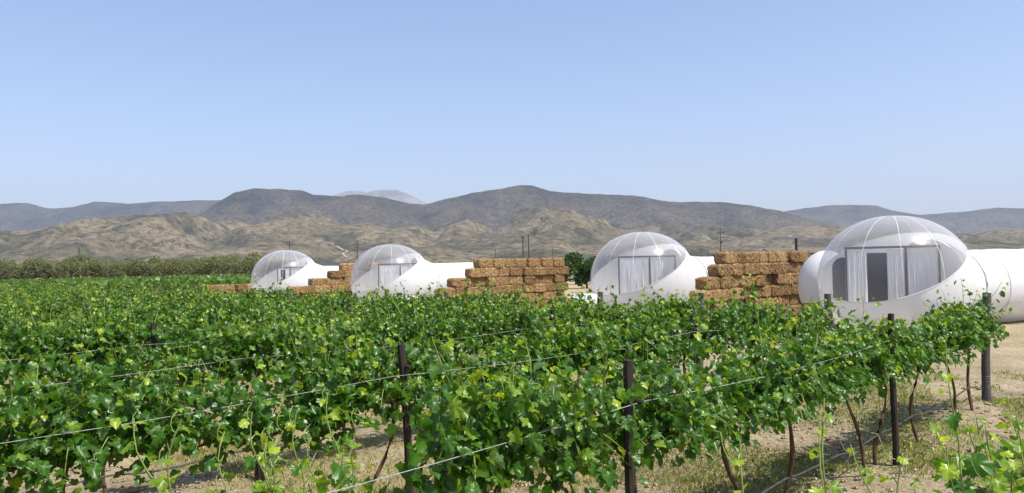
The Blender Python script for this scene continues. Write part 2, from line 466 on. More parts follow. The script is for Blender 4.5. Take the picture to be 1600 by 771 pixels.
def ridge_mesh(name, sky_pts, Yc, depth, x0, x1, step, seed, mat, spur=420.0, back=900.0):
    xs = np.arange(x0, x1, step); ys = np.arange(Yc - depth, Yc + back, step)
    X, Y = np.meshgrid(xs, ys)
    wx = X + 260 * (fbm(X / 900, Y / 900, 3, seed) - 0.5) * 2 * np.clip((Yc - Y) / 900, 0, 1)
    crest = Yc + 500 * (fbm(X / 1500, X * 0 + 3.3, 3, seed + 5) - 0.5)
    px = 800 + FPX * wx / crest
    zc = (hor(px) - skyline(sky_pts, px)) / FPX * crest + CAMH
    zc = zc + 14 * (fbm(X / 90, Y / 90, 3, seed + 8) - 0.5) * np.clip(zc / 80, 0, 1)
    t = np.clip((crest - Y) / depth, 0, 1.2)
    tb = np.clip((Y - crest) / back, 0, 1)
    prof = np.clip(1 - t, 0, 1) ** 1.25
    sp = ridged(wx / spur, Y / (spur * 3.2), 5, seed + 21)
    cut = np.clip(t * 3.0, 0, 1) * (1 - sp) * 1.25 * np.sin(np.pi * np.clip(t * 0.9 + 0.08, 0, 1))
    z = zc * prof * (1 - cut) * (1 - tb ** 1.5) + 30 * (fbm(X / 140, Y / 140, 5, seed + 31) - 0.5) * np.clip(t * 3, 0, 1) * prof
    g2 = ridged(wx / (spur * 0.42) + 0.3 * sp, Y / (spur * 1.15), 4, seed + 77)
    z = z - zc * 0.46 * (1 - g2) * np.clip(t * 5, 0, 1) * np.sqrt(np.maximum(prof, 0))
    z = np.maximum(z, -3.0) - 2.0 * (z < 0.5)
    me = np_mesh(name, np.stack([X, Y, np.maximum(z, -3.0)], -1).reshape(-1, 3), grid_faces(len(xs), len(ys)), mat, True)
    return tag(obj(name, me), kind='structure')
ridge_mesh('mountain_ridge', SKY_MAIN, 4300, 2000, -2700, 2700, 17, 11, M['scrub'])
ridge_mesh('mountain_ridge', SKY_BACK, 6600, 2600, -6500, 6500, 34, 47, M['scrub'], 600)
SKY_PEAK = [(440, 330), (500, 312), (530, 302), (540, 299), (560, 298), (575, 300), (595, 296), (622, 296.5), (640, 303), (665, 316), (720, 335), (800, 370)]
ridge_mesh('mountain_peak', SKY_PEAK, 10000, 2500, -3200, 500, 40, 71, M['rock'], 260, 1200)

# dry foothills: (peak pixel x, peak pixel y, distance, half width left, half width right, half length)
FOOT = [(265, 329, 2450, 560, 200, 640), (150, 350, 2300, 420, 300, 520), (30, 362, 2200, 420, 300, 600), (345, 343, 2750, 150, 150, 380),
        (470, 332, 2700, 300, 260, 760), (540, 346, 2600, 240, 240, 560), (610, 353, 2550, 170, 190, 560), (705, 346, 2700, 240, 230, 640), (775, 362, 2500, 170, 170, 520),
        (842, 325, 2900, 230, 260, 900), (900, 356, 2600, 190, 200, 560), (1010, 352, 2900, 320, 300, 620), (1130, 350, 2900, 320, 340, 760),
        (1260, 352, 2800, 280, 300, 600), (1400, 362, 2500, 340, 300, 560), (1560, 358, 2600, 330, 420, 560), (1800, 345, 2700, 500, 500, 700),
        (-200, 350, 2500, 500, 400, 700), (1320, 372, 2100, 300, 260, 420), (1040, 378, 2000, 280, 260, 380), (660, 385, 1950, 260, 220, 330), (380, 382, 1950, 260, 240, 360)]
def foot_h(X, Y):
    wx = X + 330 * (fbm(X / 420, Y / 420, 4, 91) - 0.5)
    wy = Y + 420 * (fbm(X / 420, Y / 420, 4, 92) - 0.5)
    z = np.full(np.shape(X), -6.0); rv = np.zeros(np.shape(X))
    for k, (px, py, D, wl, wr, ln) in enumerate(FOOT):
        q = at(px, py, D)
        dx = wx - q.x - 6.0; dy = wy - q.y
        w = np.where(dx < 0, wl, wr)
        r = np.sqrt((dx / w) ** 2 + (dy / ln) ** 2 + 0.004)
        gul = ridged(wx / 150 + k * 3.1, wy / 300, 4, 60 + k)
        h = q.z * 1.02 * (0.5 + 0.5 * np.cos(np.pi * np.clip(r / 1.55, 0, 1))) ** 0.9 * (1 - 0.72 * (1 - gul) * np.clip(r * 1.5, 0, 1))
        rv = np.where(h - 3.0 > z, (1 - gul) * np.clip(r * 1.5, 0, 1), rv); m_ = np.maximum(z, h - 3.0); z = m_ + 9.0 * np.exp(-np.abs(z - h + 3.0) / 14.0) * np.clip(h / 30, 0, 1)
    z = z + 11 * (fbm(X / 90, Y / 90, 5, 95) - 0.5) * np.clip((z + 3) / 25, 0, 1)
    return np.maximum(z, -3.0), rv
fx = np.arange(-3000, 3000, 13.0); fy = np.arange(1450, 3900, 13.0)
FX, FY = np.meshgrid(fx, fy)
FZ, FR = foot_h(FX, FY)
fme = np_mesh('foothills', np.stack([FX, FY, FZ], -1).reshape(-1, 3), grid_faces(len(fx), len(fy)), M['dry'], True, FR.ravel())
tag(obj('foothills', fme), kind='structure')

# pale dirt track climbing the foothill, and a farmhouse beside it
def foot_z(x, y): return float(foot_h(np.array([[x]]), np.array([[y]]))[0][0, 0])
def hit_foot(px, py):
    for D in np.arange(1500, 3000, 6.0):
        q = at(px, py, D)
        if foot_z(q.x, q.y) > q.z: return q
    return at(px, py, 1900)
tp = [hit_foot(a, b) for a, b in ((548, 404), (536, 399), (543, 394), (531, 389), (526, 385))]
mb = MB(); pts = []
for a, b in zip(tp[:-1], tp[1:]):
    for k in range(8):
        q = a.lerp(b, k / 8); pts.append(Vector((q.x, q.y, max(foot_z(q.x, q.y), 0) + 1.2)))
vsq, fsq = [], []
for i, q in enumerate(pts):
    vsq += [q + Vector((-2.2, 0, 0)), q + Vector((2.2, 0, 0.3))]
    if i: fsq.append((2 * i - 2, 2 * i - 1, 2 * i + 1, 2 * i))
mb.add(vsq, fsq)
tag(obj('track', mb.mesh('track', M['track'])), kind='structure')

def farmhouse(px, py, w, label, rm=M['rooft']):
    q = hit_foot(px, py)
    r = obj('farmhouse', None, loc=(q.x, q.y, max(foot_z(q.x, q.y), 0) - 0.5))
    tag(r, label, 'house', 'far houses below the hills')
    d, h = w * 0.5, 4.2
    b = MB(); b.box((0, 0, h / 2), (w, d, h)); obj('wall', b.mesh('wall', M['render']), r)
    b = MB(); e = 0.6
    b.add([(-w/2-e, -d/2-e, h), (w/2+e, -d/2-e, h), (w/2+e, d/2+e, h), (-w/2-e, d/2+e, h), (-w/2, 0, h+2.4), (w/2, 0, h+2.4)],
          [(0, 1, 5, 4), (2, 3, 4, 5), (0, 4, 3), (1, 2, 5), (3, 2, 1, 0)])
    obj('roof', b.mesh('roof', rm), r)
    wm = MB(); wm.box((0, 0, 0), (1.8, 0.2, 1.6)); wme = wm.mesh('window', M['black'])
    for k in range(4):
        obj('window', wme, r, (-w * 0.36 + k * w * 0.24, -d / 2 - 0.08, 2.2))
farmhouse(512, 383, 28, 'small pale farmhouse on the tan foothill right of the leftmost dome')
farmhouse(1115, 397, 22, 'low far farmhouse among dark trees left of the tall utility pole')

# ------------------------------------------------------------------ leaf clouds for trees
def rand_rot(n, up=0.4):
    """n rotation matrices whose local z points about randomly, biased upward by up"""
    z = rng.normal(size=(n, 3)); z /= np.linalg.norm(z, axis=1)[:, None]
    z[:, 2] += up; z /= np.linalg.norm(z, axis=1)[:, None]
    a = rng.normal(size=(n, 3)); x = np.cross(a, z); x /= np.linalg.norm(x, axis=1)[:, None]
    y = np.cross(z, x)
    return np.stack([x, y, z], -1)
CLUMP_V = np.array([(-0.5, -0.3, 0), (0.5, -0.35, 0.1), (0.35, 0.5, -0.06), (-0.4, 0.45, 0.12)])
def leaf_cloud(pos, size, rot):
    v = np.einsum('nij,kj->nki', rot, CLUMP_V) * size[:, None, None] + pos[:, None, :]
    n = len(pos)
    f = np.arange(n * 4).reshape(n, 4)
    return v.reshape(-1, 3), f
def crown_mesh(name, mat, n, rx, rz, z0, size, lumps=9):
    """lumpy crown of loose leaf clumps standing from z0 up"""
    pos = []
    lc = []
    for k in range(lumps):
        a = rng.uniform(0, 2 * math.pi); r = rx * 0.55 * math.sqrt(rng.uniform())
        lc.append((r * math.cos(a), r * math.sin(a), z0 + rz * rng.uniform(0.35, 1.45), rx * rng.uniform(0.38, 0.62)))
    lc = np.array(lc)
    idx = rng.integers(0, lumps, n)
    d = rng.normal(size=(n, 3)); d /= np.linalg.norm(d, axis=1)[:, None]
    rad = lc[idx, 3] * rng.uniform(0.45, 1.08, n) ** 0.6
    pos = lc[idx, :3] + d * rad[:, None] * np.array([1, 1, 0.85])
    pos[:, 2] = np.maximum(pos[:, 2], z0 * 0.55 + 0.1)
    sz = size * rng.uniform(0.6, 1.4, n)
    v, f = leaf_cloud(pos, sz, rand_rot(n, 0.5))
    tone = np.repeat(np.clip(rng.normal(0.45, 0.25, n), 0, 1), 4)
    return np_mesh(name, v, f, mat, False, tone)
def trunk_mesh(name, h, r, mat, limbs=4):
    b = MB()
    b.tube([(0, 0, -0.15), (0.05 * h, 0, h * 0.45), (0.02 * h, 0.05 * h, h)], [r * 1.3, r, r * 0.6], 7)
    for k in range(limbs):
        a = 2 * math.pi * k / limbs + 0.4
        b.tube([(0.03 * h, 0, h * 0.6), (math.cos(a) * h * 0.35, math.sin(a) * h * 0.35, h * 1.1), (math.cos(a) * h * 0.6, math.sin(a) * h * 0.6, h * 1.6)], [r * 0.6, r * 0.4, r * 0.15], 5)
    return b.mesh(name, mat)

olive_crowns = [crown_mesh('crown', M['olive'], 3200, 2.6, 2.1, 1.2, 0.23, 14) for _ in range(6)]
olive_trunk = trunk_mesh('trunk', 1.9, 0.2, M['treebark'])
k_tree = 0
def olive(px, D, sc, label):
    global k_tree
    q = at(px, 0, D)
    r = obj('olive_tree', None, loc=(q.x, q.y, 0), rotz=rng.uniform(0, 6.28))
    sc *= rng.uniform(0.87, 1.03); r.scale = (sc * rng.uniform(1.0, 1.25), sc, sc * rng.uniform(0.9, 1.08))
    tag(r, label, 'tree', 'olive trees in the hedge behind the vineyard')
    obj('trunk', olive_trunk, r); obj('crown', olive_crowns[k_tree % 6], r); k_tree += 1
for k in range(21):
    olive(-14 + 22.5 * k + rng.uniform(-4, 4), 172 + rng.uniform(-5, 5), 1.02 + 0.09 * math.sin(k * 2.1), f'grey-green olive tree in the front row at far left, {ORD[k]} from the left')
for k in range(20):
    olive(-6 + 23 * k + rng.uniform(-6, 6), 196 + rng.uniform(-5, 5), 1.16 + 0.12 * math.sin(k * 1.3), f'taller olive tree in the back row at far left, {ORD[k]} from the left')

cit_crowns = [crown_mesh('crown', M['citrus'], 2200, 1.55, 1.35, 0.35, 0.17, 9) for _ in range(4)]
cit_trunk = trunk_mesh('trunk', 0.9, 0.1, M['treebark'])
for row, (D, n0, px0, dpx) in enumerate([(72, 8, 880, 36), (86, 7, 868, 33)]):
    for k in range(n0):
        q = at(px0 + dpx * k, 0, D)
        r = obj('orchard_tree', None, loc=(q.x, q.y, 0), rotz=rng.uniform(0, 6.28)); s_ = rng.uniform(0.9, 1.08); r.scale = (s_, s_, s_ * (1.0 if row == 0 else 1.1))
        tag(r, f'dark green orchard tree near the third dome, {"front" if row == 0 else "back"} row, {ORD[k]} from left', 'tree', 'orchard trees behind the third dome')
        obj('trunk', cit_trunk, r); obj('crown', cit_crowns[(k + row) % 4], r)

# far tree line at the foot of the hills, one mass
n = 5200
band = rng.uniform(0, 1, n)
pxs = np.concatenate([rng.uniform(-250, 1900, n // 2), rng.normal(1560, 70, n // 5), rng.normal(1112, 12, n // 14), rng.normal(905, 40, n // 10)])
pxs = np.concatenate([pxs, rng.uniform(620, 1050, n - len(pxs))])
Dn = np.where(rng.uniform(size=n) < 0.5, rng.uniform(650, 760, n), rng.uniform(900, 1350, n))
cl = (fbm(pxs / 14, Dn / 60, 2, 33) > 0.52)
pxs, Dn = pxs[cl], Dn[cl]; n = len(pxs)
hgt = rng.uniform(0.3, 1.0, n) ** 1.2
pos = np.stack([(pxs - 800) / FPX * Dn, Dn, 0.5 + 6.0 * hgt * (0.4 + 0.9 * fbm(pxs / 9, Dn / 40, 2, 35))], -1)
v, f = leaf_cloud(pos, rng.uniform(1.8, 3.6, n), rand_rot(n, 0.4))
tag(obj('far_trees', np_mesh('far_trees', v, f, M['citrus'], False, np.repeat(rng.uniform(0, 1, n), 4))), 'thin line of dark trees at the foot of the hills', kind='stuff')

# far vineyard block behind the main rows, one mass
pos = []
for k in range(20):
    p0 = 61 + 2.9 * k
    s = rng.uniform(10, 62, 1500)
    q = s[:, None] * U + p0 * N
    pos.append(np.stack([q[:, 0] + rng.normal(0, 0.22, len(s)), q[:, 1] + rng.normal(0, 0.22, len(s)), rng.uniform(0.5, 1.6, len(s)) + 0.2 * fbm(s, s * 0 + k, 2, 3)], -1))
pos = np.concatenate(pos); keep = (pos[:, 0] / pos[:, 1] > -0.75); pos = pos[keep]
v, f = leaf_cloud(pos, rng.uniform(0.22, 0.42, len(pos)), rand_rot(len(pos), 0.7))
tag(obj('far_vineyard', np_mesh('far_vineyard', v, f, M['farvine'], False, np.repeat(rng.uniform(0, 1, len(pos)), 4))), 'low far vineyard block in front of the olive trees', kind='stuff')

# ------------------------------------------------------------------ utility poles
def utility_pole(px, ytop, D, arms, label, lean=0.0, r=0.17, trans=False):
    q = at(px, ytop, D); h = q.z
    root = obj('utility_pole', None, loc=(q.x, q.y, 0)); root.rotation_euler = (0, lean, 0)
    tag(root, label, 'pole', 'utility poles in the valley')
    b = MB(); b.tube([(0, 0, -0.5), (0.02, 0, h * 0.5), (0, 0, h)], [r * 1.25, r * 1.1, r * 0.8], 8); obj('pole', b.mesh('pole', M['pole']), root)
    ins = MB(); ins.tube([(0, 0, 0), (0, 0, 0.25), (0, 0, 0.42)], [0.09, 0.15, 0.06], 6); ime = ins.mesh('insulator', M['pole'])
    for z, w in arms:
        b = MB(); b.box((0, -0.18, h - z), (w, 0.2, 0.24)); arm = obj('crossarm', b.mesh('crossarm', M['pole']), root)
        for k in (-0.46, 0.0 if z > 0.1 else 0.22, 0.46):
            obj('insulator', ime, arm, (k * w, -0.18, h - z + 0.12))
    if trans:
        b = MB(); b.tube([(0.4, -0.2, h * 0.62), (0.4, -0.2, h * 0.62 + 1.1)], 0.32, 10); obj('transformer', b.mesh('transformer', M['pole']), root)
utility_pole(123.5, 388, 330, [], 'bare dark pole rising behind the olive trees at far left', r=0.22)
utility_pole(165, 399, 420, [], 'short thin pole right of the bare dark pole at far left')
utility_pole(452, 376, 330, [(0.9, 3.2), (2.0, 2.2)], 'utility pole with crossarms behind the leftmost dome')
utility_pole(558, 376, 330, [(0.3, 3.0), (1.9, 2.2), (3.0, 1.4)], 'utility pole with three crossarms just left of the second dome', r=0.2)
utility_pole(611, 377, 420, [(0.5, 3.0)], 'utility pole whose top shows above the second dome')
utility_pole(817, 369, 290, [(0.8, 1.2)], 'shorter pole of the dark pair above the long straw wall', r=0.19)
utility_pole(826, 366, 290, [(0.7, 1.4), (9.0, 1.0)], 'taller pole of the dark pair above the long straw wall', r=0.2)
utility_pole(774, 390, 420, [], 'short pole left of the dark pole pair above the straw wall')
utility_pole(863, 388, 480, [], 'small thin pole right of the dark pole pair')
utility_pole(1126, 360, 330, [(1.2, 2.6), (3.0, 3.2), (4.6, 2.0)], 'tall utility pole with crossarms right of the third dome', r=0.17, trans=True)

# ------------------------------------------------------------------ bubble tents
NH = np.array([-0.444, -0.363])          # horizontal tilt of the clear window's seam plane
TUBE = R(20.0)
AX, AZ, CZ = 2.29, 2.12, 1.50            # half width, half height, centre height of the bubble
def shell_point(az, el):
    e = 2 / 2.15
    f = lambda w: math.copysign(abs(w) ** e, w)
    c = f(math.cos(el))
    return (AX * c * math.cos(az), AX * c * math.sin(az), CZ + AZ * f(math.sin(el)))
def seam_side(q):
    # > 0 on the clear side of the tilted seam
    return (q[2] - (CZ + 0.70)) + NH[0] * q[0] + NH[1] * q[1]
def build_shells():
    na, ne = 120, 72
    white, clear = MB(), MB()
    el0 = -math.asin(min(1, (CZ / AZ) ** 1.05)) 
    vs = [[shell_point(2 * math.pi * i / na, el0 + (math.pi / 2 - el0) * j / ne) for i in range(na)] for j in range(ne + 1)]
    def clip(poly, sgn):
        out = []
        for i in range(len(poly)):
            a, b = poly[i], poly[(i + 1) % len(poly)]
            sa, sb = seam_side(a) * sgn, seam_side(b) * sgn
            if sa >= 0: out.append(a)
            if (sa >= 0) != (sb >= 0):
                t = sa / (sa - sb); out.append(tuple(a[k] + (b[k] - a[k]) * t for k in range(3)))
        return out
    for j in range(ne):
        for i in range(na):
            i2 = (i + 1) % na
            quad = [vs[j][i], vs[j][i2], vs[j + 1][i2], vs[j + 1][i]]
            for sgn, mb_ in ((1, clear), (-1, white)):
                pl = clip(quad, sgn)
                if len(pl) >= 3: mb_.add(pl, [tuple(range(len(pl)))])
    return white, clear
def weld(me):
    import bmesh
    bm = bmesh.new(); bm.from_mesh(me)
    bmesh.ops.remove_doubles(bm, verts=bm.verts, dist=0.002)
    bmesh.ops.dissolve_degenerate(bm, dist=0.0005, edges=bm.edges)
    for f_ in bm.faces: f_.smooth = True
    bm.to_mesh(me); bm.free(); me.update()
    return me
w_, c_ = build_shells()
shell_me = weld(w_.mesh('white_shell', M['vinyl'])); clear_me = weld(c_.mesh('clear_dome', M['clear']))
# weld strips: meridians of the clear cap, from the apex outwards
strip_mes = []
NSTRIP = 12
for k in range(NSTRIP):
    az = 2 * math.pi * (k + 0.35) / NSTRIP
    pts = [Vector(shell_point(az, math.pi / 2 - 0.06 - 1.9 * t / 40)) for t in range(41)]
    pts = [q for q in pts if seam_side(q) > 0.0]
    if len(pts) < 3: continue
    b = MB(); side = Vector((-math.sin(az), math.cos(az), 0)); vv, ff = [], []
    for i, q in enumerate(pts):
        nrm = Vector((q.x / AX ** 2, q.y / AX ** 2, (q.z - CZ) / AZ ** 2)).normalized()
        w = 0.008
        vv += [q + side * w + nrm * 0.004, q - side * w + nrm * 0.004, q - side * w - nrm * 0.003, q + side * w - nrm * 0.003]
        if i:
            o = 4 * i
            ff += [(o - 4, o - 3, o + 1, o), (o - 3, o - 2, o + 2, o + 1), (o - 2, o - 1, o + 3, o + 2), (o - 1, o - 4, o, o + 3)]
    b.add(vv, ff); strip_mes.append(b.mesh('weld_seam', M['weld']))
# rim: the welded edge between clear and white
rim = []
for k in range(160):
    az = 2 * math.pi * k / 160
    lo, hi = -0.6, math.pi / 2
    for _ in range(26):
        mid = (lo + hi) / 2
        if seam_side(shell_point(az, mid)) > 0: hi = mid
        else: lo = mid
    q = Vector(shell_point(az, hi)); d = (q - Vector((0, 0, CZ))).normalized(); rim.append(q + d * 0.004)
b = MB(); b.tube(rim + [rim[0]], 0.014, 5, False); rim_me = b.mesh('seam_rim', M['vinyl'], True)
def tube_mesh(length):
    """flared neck, ribbed tunnel and rounded end along local +x, axis height 1.24"""
    prof = [(1.40, 1.50), (1.6, 1.50), (1.8, 1.46), (2.0, 1.40), (2.2, 1.335), (2.35, 1.29), (2.48, 1.265), (2.55, 1.22), (2.61, 1.22)]
    x = 2.75
    while x < length:
        prof.append((x, 1.245 + 0.012 * math.sin(x * 3.1))); x += 0.35
    for k in range(8):
        a = (k + 1) / 8 * math.pi / 2
        prof.append((length + 0.9 * math.sin(a), 1.245 * math.cos(a) + 0.001))
    seg = 56; b = MB(); vv, ff = [], []
    for i, (px_, r_) in enumerate(prof):
        for k in range(seg):
            a = 2 * math.pi * k / seg
            zc = 1.24 + max(0, (2.4 - px_)) * 0.12
            z = zc + r_ * math.sin(a)
            vv.append((px_, r_ * math.cos(a), max(z, 0.02)))
    for i in range(len(prof) - 1):
        for k in range(seg):
            k2 = (k + 1) % seg
            ff.append((i * seg + k, i * seg + k2, (i + 1) * seg + k2, (i + 1) * seg + k))
    b.add(vv, ff)
    return b.mesh('tunnel', M['vinyl'], True)
def collar_mesh():
    pts = [(2.58, 1.245 * math.cos(2 * math.pi * k / 48), 1.24 + 1.245 * math.sin(2 * math.pi * k / 48)) for k in range(49)]
    b = MB(); b.tube(pts, 0.03, 6, False)
    return b.mesh('collar', M['vinyl'], True)
def flap_mesh():
    b = MB(); vv, ff = [], []
    for i in range(10):
        a = R(-8 - 60 * i / 9 + 20)
        for j, x in enumerate((2.53, 2.65)):
            w = 1.27 + 0.02 * math.sin(i * 1.9 + j)
            vv.append((x + 0.015 * math.sin(i * 2.3), -w * math.cos(a), 1.24 + w * math.sin(a)))
        if i: ff.append((2 * i - 2, 2 * i - 1, 2 * i + 1, 2 * i))
    n0 = len(vv)
    vv += [(x, y - 0.012, z) for x, y, z in vv[:n0]]
    ff += [tuple(n0 + t for t in f_)[::-1] for f_ in ff[:]]
    b.add(vv, ff)
    return b.mesh('zip_flap', M['cloth'], True)
def curtain_mesh(w, h, folds, phase):
    nx, nz = max(12, folds * 8), 14
    vv, ff = [], []
    for j in range(nz + 1):
        for i in range(nx + 1):
            x = w * i / nx; z = h * j / nz
            dpt = 0.020 * math.sin(2 * math.pi * folds * (i / nx + 0.05 * math.sin(i * 0.21 + phase * 3)) + phase + 0.35 * math.sin(z * 2.3)) * (0.5 + 0.7 * math.sin(i * 0.13 + phase) ** 2) * (0.55 + 0.45 * (1 - j / nz)) + 0.015 * math.sin(i * 1.7 + z * 3)
            vv.append((x, dpt, z))
    for j in range(nz):
        for i in range(nx):
            a = j * (nx + 1) + i; ff.append((a, a + 1, a + nx + 2, a + nx + 1))
    b = MB(); b.add(vv, ff)
    return b.mesh('curtain', M['cloth'], True)
collar_me = collar_mesh(); flap_me = flap_mesh()
def hoop_mesh(x):
    pts = [(x, 1.249 * math.cos(2 * math.pi * k / 48), max(0.03, 1.24 + 1.249 * math.sin(2 * math.pi * k / 48))) for k in range(49)]
    b = MB(); b.tube(pts, 0.009, 5, False)
    return b.mesh('welded_hoop', M['vinyl'], True)
HOOPS = [hoop_mesh(3.6 + 1.15 * k) for k in range(5)]

def bubble(px, D, label, length, frame, extra=None):
    q = at(px, 0, D)
    r = obj('bubble_tent', None, loc=(q.x, q.y, 0))
    tag(r, label, 'bubble tent', 'bubble tents behind the vineyard')
    view = math.atan2(q.y, q.x) - math.pi / 2                  # tents are parallel; frames turn a little to their doors
    obj('white_shell', shell_me, r); cd = obj('clear_dome', clear_me, r)
    for sm in strip_mes: obj('weld_seam', sm, cd)
    obj('seam_rim', rim_me, r)
    tb = obj('tunnel', tube_mesh(length), r, rotz=TUBE)
    obj('collar', collar_me, tb); obj('zip_flap', flap_me, tb)
    for hm_ in HOOPS: obj('welded_hoop', hm_, tb)
    b = MB(); b.tube([(0, 0, 0.03), (0, 0, 0.2)], 1.75, 48); obj('floor', b.mesh('floor', M['floorm']), r)
    # curtained screen inside
    x0, x1, ztop, mull, panels, dark, ang = frame
    sc = obj('curtain_screen', None, r, (0, 0.62, 0.2), rotz=view * 0.75 + ang)
    sc.empty_display_size = 0.2
    h = ztop - 0.2
    for name, c, s in [('rail', ((x0 + x1) / 2, 0, h + 0.035), (x1 - x0 + 0.08, 0.07, 0.075)), ('post', (x0, 0, h / 2), (0.055, 0.06, h)), ('post', (x1, 0, h / 2), (0.055, 0.06, h)),
                       ('post', (mull, 0, h / 2), (0.065, 0.06, h))]:
        bb = MB(); bb.box(c, s); obj(name, bb.mesh(name, M['frame']), sc)
    for k, (a, bq, fl) in enumerate(panels):
        obj('curtain', curtain_mesh(bq - a, h - 0.05, fl, k * 1.7), sc, (a, -0.005 + 0.02 * k, 0.02))
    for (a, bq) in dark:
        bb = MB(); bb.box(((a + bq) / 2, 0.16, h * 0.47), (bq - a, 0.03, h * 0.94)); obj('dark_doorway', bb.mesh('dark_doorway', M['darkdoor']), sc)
    return r
F4 = (-1.17, 1.62, 2.58, 0.64, [(-1.15, -0.53, 5), (0.08, 0.62, 5), (0.66, 1.6, 8)], [(-0.55, 0.12)], 0.0)
F3 = (-0.95, 1.55, 2.50, 0.42, [(-0.93, 0.38, 13), (0.44, 1.5, 10)], [], 0.0)
F2 = (-0.80, 1.50, 2.44, 0.45, [(-0.78, 0.40, 12), (0.5, 1.45, 9)], [], 0.0)
F1 = (-0.72, 1.45, 2.40, 0.12, [(-0.70, -0.52, 2), (-0.2, 0.08, 3), (0.17, 1.4, 13)], [(-0.52, -0.22)], 0.0)
D4, D3, D2, D1 = 25.6, 35.0, 46.0, 54.5
t4 = bubble(1395, D4, 'nearest and largest bubble tent, at the right, its white tunnel leaving the frame', 9.5, F4)
t3 = bubble(1003, D3, 'bubble tent right of centre, between the long straw wall and the nearest tent', 6.5, F3)
t2 = bubble(610, D2, 'bubble tent left of centre, its tunnel meeting the long straw wall', 6.5, F2)
t1 = bubble(446, D1, 'smallest, leftmost and farthest bubble tent, right of the olive trees', 6.5, F1)
# vestibule bulb and arched side door of the nearest tent
b = MB(); vv, ff = [], []
na, ne = 40, 22
for j in range(ne + 1):
    el = -0.95 + (math.pi / 2 + 0.95) * j / ne
    for i in range(na):
        a = 2 * math.pi * i / na
        vv.append((1.0 * math.cos(el) * math.cos(a), 1.0 * math.cos(el) * math.sin(a), max(0.02, 1.28 + 1.30 * math.sin(el))))
for j in range(ne):
    for i in range(na):
        i2 = (i + 1) % na; ff.append((j * na + i, j * na + i2, (j + 1) * na + i2, (j + 1) * na + i))
b.add(vv, ff)
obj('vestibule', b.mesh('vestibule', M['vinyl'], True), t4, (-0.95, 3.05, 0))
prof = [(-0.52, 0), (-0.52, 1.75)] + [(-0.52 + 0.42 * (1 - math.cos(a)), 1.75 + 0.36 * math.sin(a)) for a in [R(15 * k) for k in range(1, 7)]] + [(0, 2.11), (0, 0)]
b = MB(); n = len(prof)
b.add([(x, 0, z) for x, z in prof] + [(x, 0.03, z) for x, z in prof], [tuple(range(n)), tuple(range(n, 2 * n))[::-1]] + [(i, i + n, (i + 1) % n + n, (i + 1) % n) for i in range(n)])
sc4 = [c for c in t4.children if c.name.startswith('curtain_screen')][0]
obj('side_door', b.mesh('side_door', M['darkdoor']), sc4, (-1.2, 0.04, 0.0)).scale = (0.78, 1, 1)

# ------------------------------------------------------------------ straw bales
def bale_mesh(seed):
    L, Wd, H = 1.12, 0.50, 0.43
    nx, ny, nz = 16, 7, 7
    r2 = np.random.default_rng(seed)
    verts, faces, index = [], [], {}
    def vid(i, j, k):
        key = (i, j, k)
        if key not in index:
            q = np.array([(i / nx - 0.5), (j / ny - 0.5), (k / nz - 0.5)]) * 2
            l = np.abs(q) ** 8; nrm = l.sum() ** (1 / 8.0)
            q = q / nrm if nrm > 1 else q
            q = q * np.array([L, Wd, H]) / 2
            amp = 0.028
            q = q + r2.normal(0, amp * 0.45, 3) + 0.03 * np.array([0, math.sin(i * 1.3 + seed) * (1 if j > ny / 2 else -1) * 0.4, 0.35 * math.sin(i * 0.9 + seed * 2) if k > 0 else 0])
            for tx in (-0.26, 0.26):
                g = math.exp(-((q[0] - tx) / 0.05) ** 2) * 0.05
                q[1] *= 1 - g; q[2] *= 1 - g
            q[2] = max(q[2], -H / 2 + 0.004)
            index[key] = len(verts); verts.append(q)
        return index[key]
    for i in range(nx):
        for j in range(ny):
            faces.append((vid(i, j, 0), vid(i, j + 1, 0), vid(i + 1, j + 1, 0), vid(i + 1, j, 0)))
            faces.append((vid(i, j, nz), vid(i + 1, j, nz), vid(i + 1, j + 1, nz), vid(i, j + 1, nz)))
    for i in range(nx):
        for k in range(nz):
            faces.append((vid(i, 0, k), vid(i + 1, 0, k), vid(i + 1, 0, k + 1), vid(i, 0, k + 1)))
            faces.append((vid(i, ny, k), vid(i, ny, k + 1), vid(i + 1, ny, k + 1), vid(i + 1, ny, k)))
    for j in range(ny):
        for k in range(nz):
            faces.append((vid(0, j, k), vid(0, j, k + 1), vid(0, j + 1, k + 1), vid(0, j + 1, k)))
            faces.append((vid(nx, j, k), vid(nx, j + 1, k), vid(nx, j + 1, k + 1), vid(nx, j, k + 1)))
    # loose straws sticking out of the faces
    vlist = [tuple(q) for q in verts]
    base = np.array(verts)
    for _ in range(420):
        q = base[r2.integers(len(base))]
        d = q / np.array([L, Wd, H]) * 2; d = d * (np.abs(d) > 0.8)
        d = d + r2.normal(0, 0.8, 3); d /= np.linalg.norm(d)
        ln = r2.uniform(0.04, 0.11); sd = np.cross(d, r2.normal(size=3)); sd /= np.linalg.norm(sd)
        n0 = len(vlist)
        q = q * 0.97
        vlist += [tuple(q - sd * 0.004), tuple(q + sd * 0.004), tuple(q + d * ln)]
        faces.append((n0, n0 + 1, n0 + 2))
    me = bpy.data.meshes.new('straw_bale'); me.from_pydata(vlist, [], faces); me.materials.append(M['straw']); me.update()
    tws = []
    for tx in (-0.26, 0.26):
        b = MB(); hw, hh = Wd / 2 + 0.008, H / 2 + 0.004
        pts = [(tx, -hw, -hh + 0.06), (tx, -hw, hh - 0.05), (tx, -hw + 0.05, hh), (tx, hw - 0.05, hh), (tx, hw, hh - 0.05), (tx, hw, -hh + 0.06), (tx, 0.0, -hh + 0.012), (tx, -hw, -hh + 0.06)]
        b.tube(pts, 0.006, 4, False); tws.append(b.mesh('twine', M['twine']))
    return me, tws
BALES = [bale_mesh(100 + k) for k in range(7)]
BH = 0.432
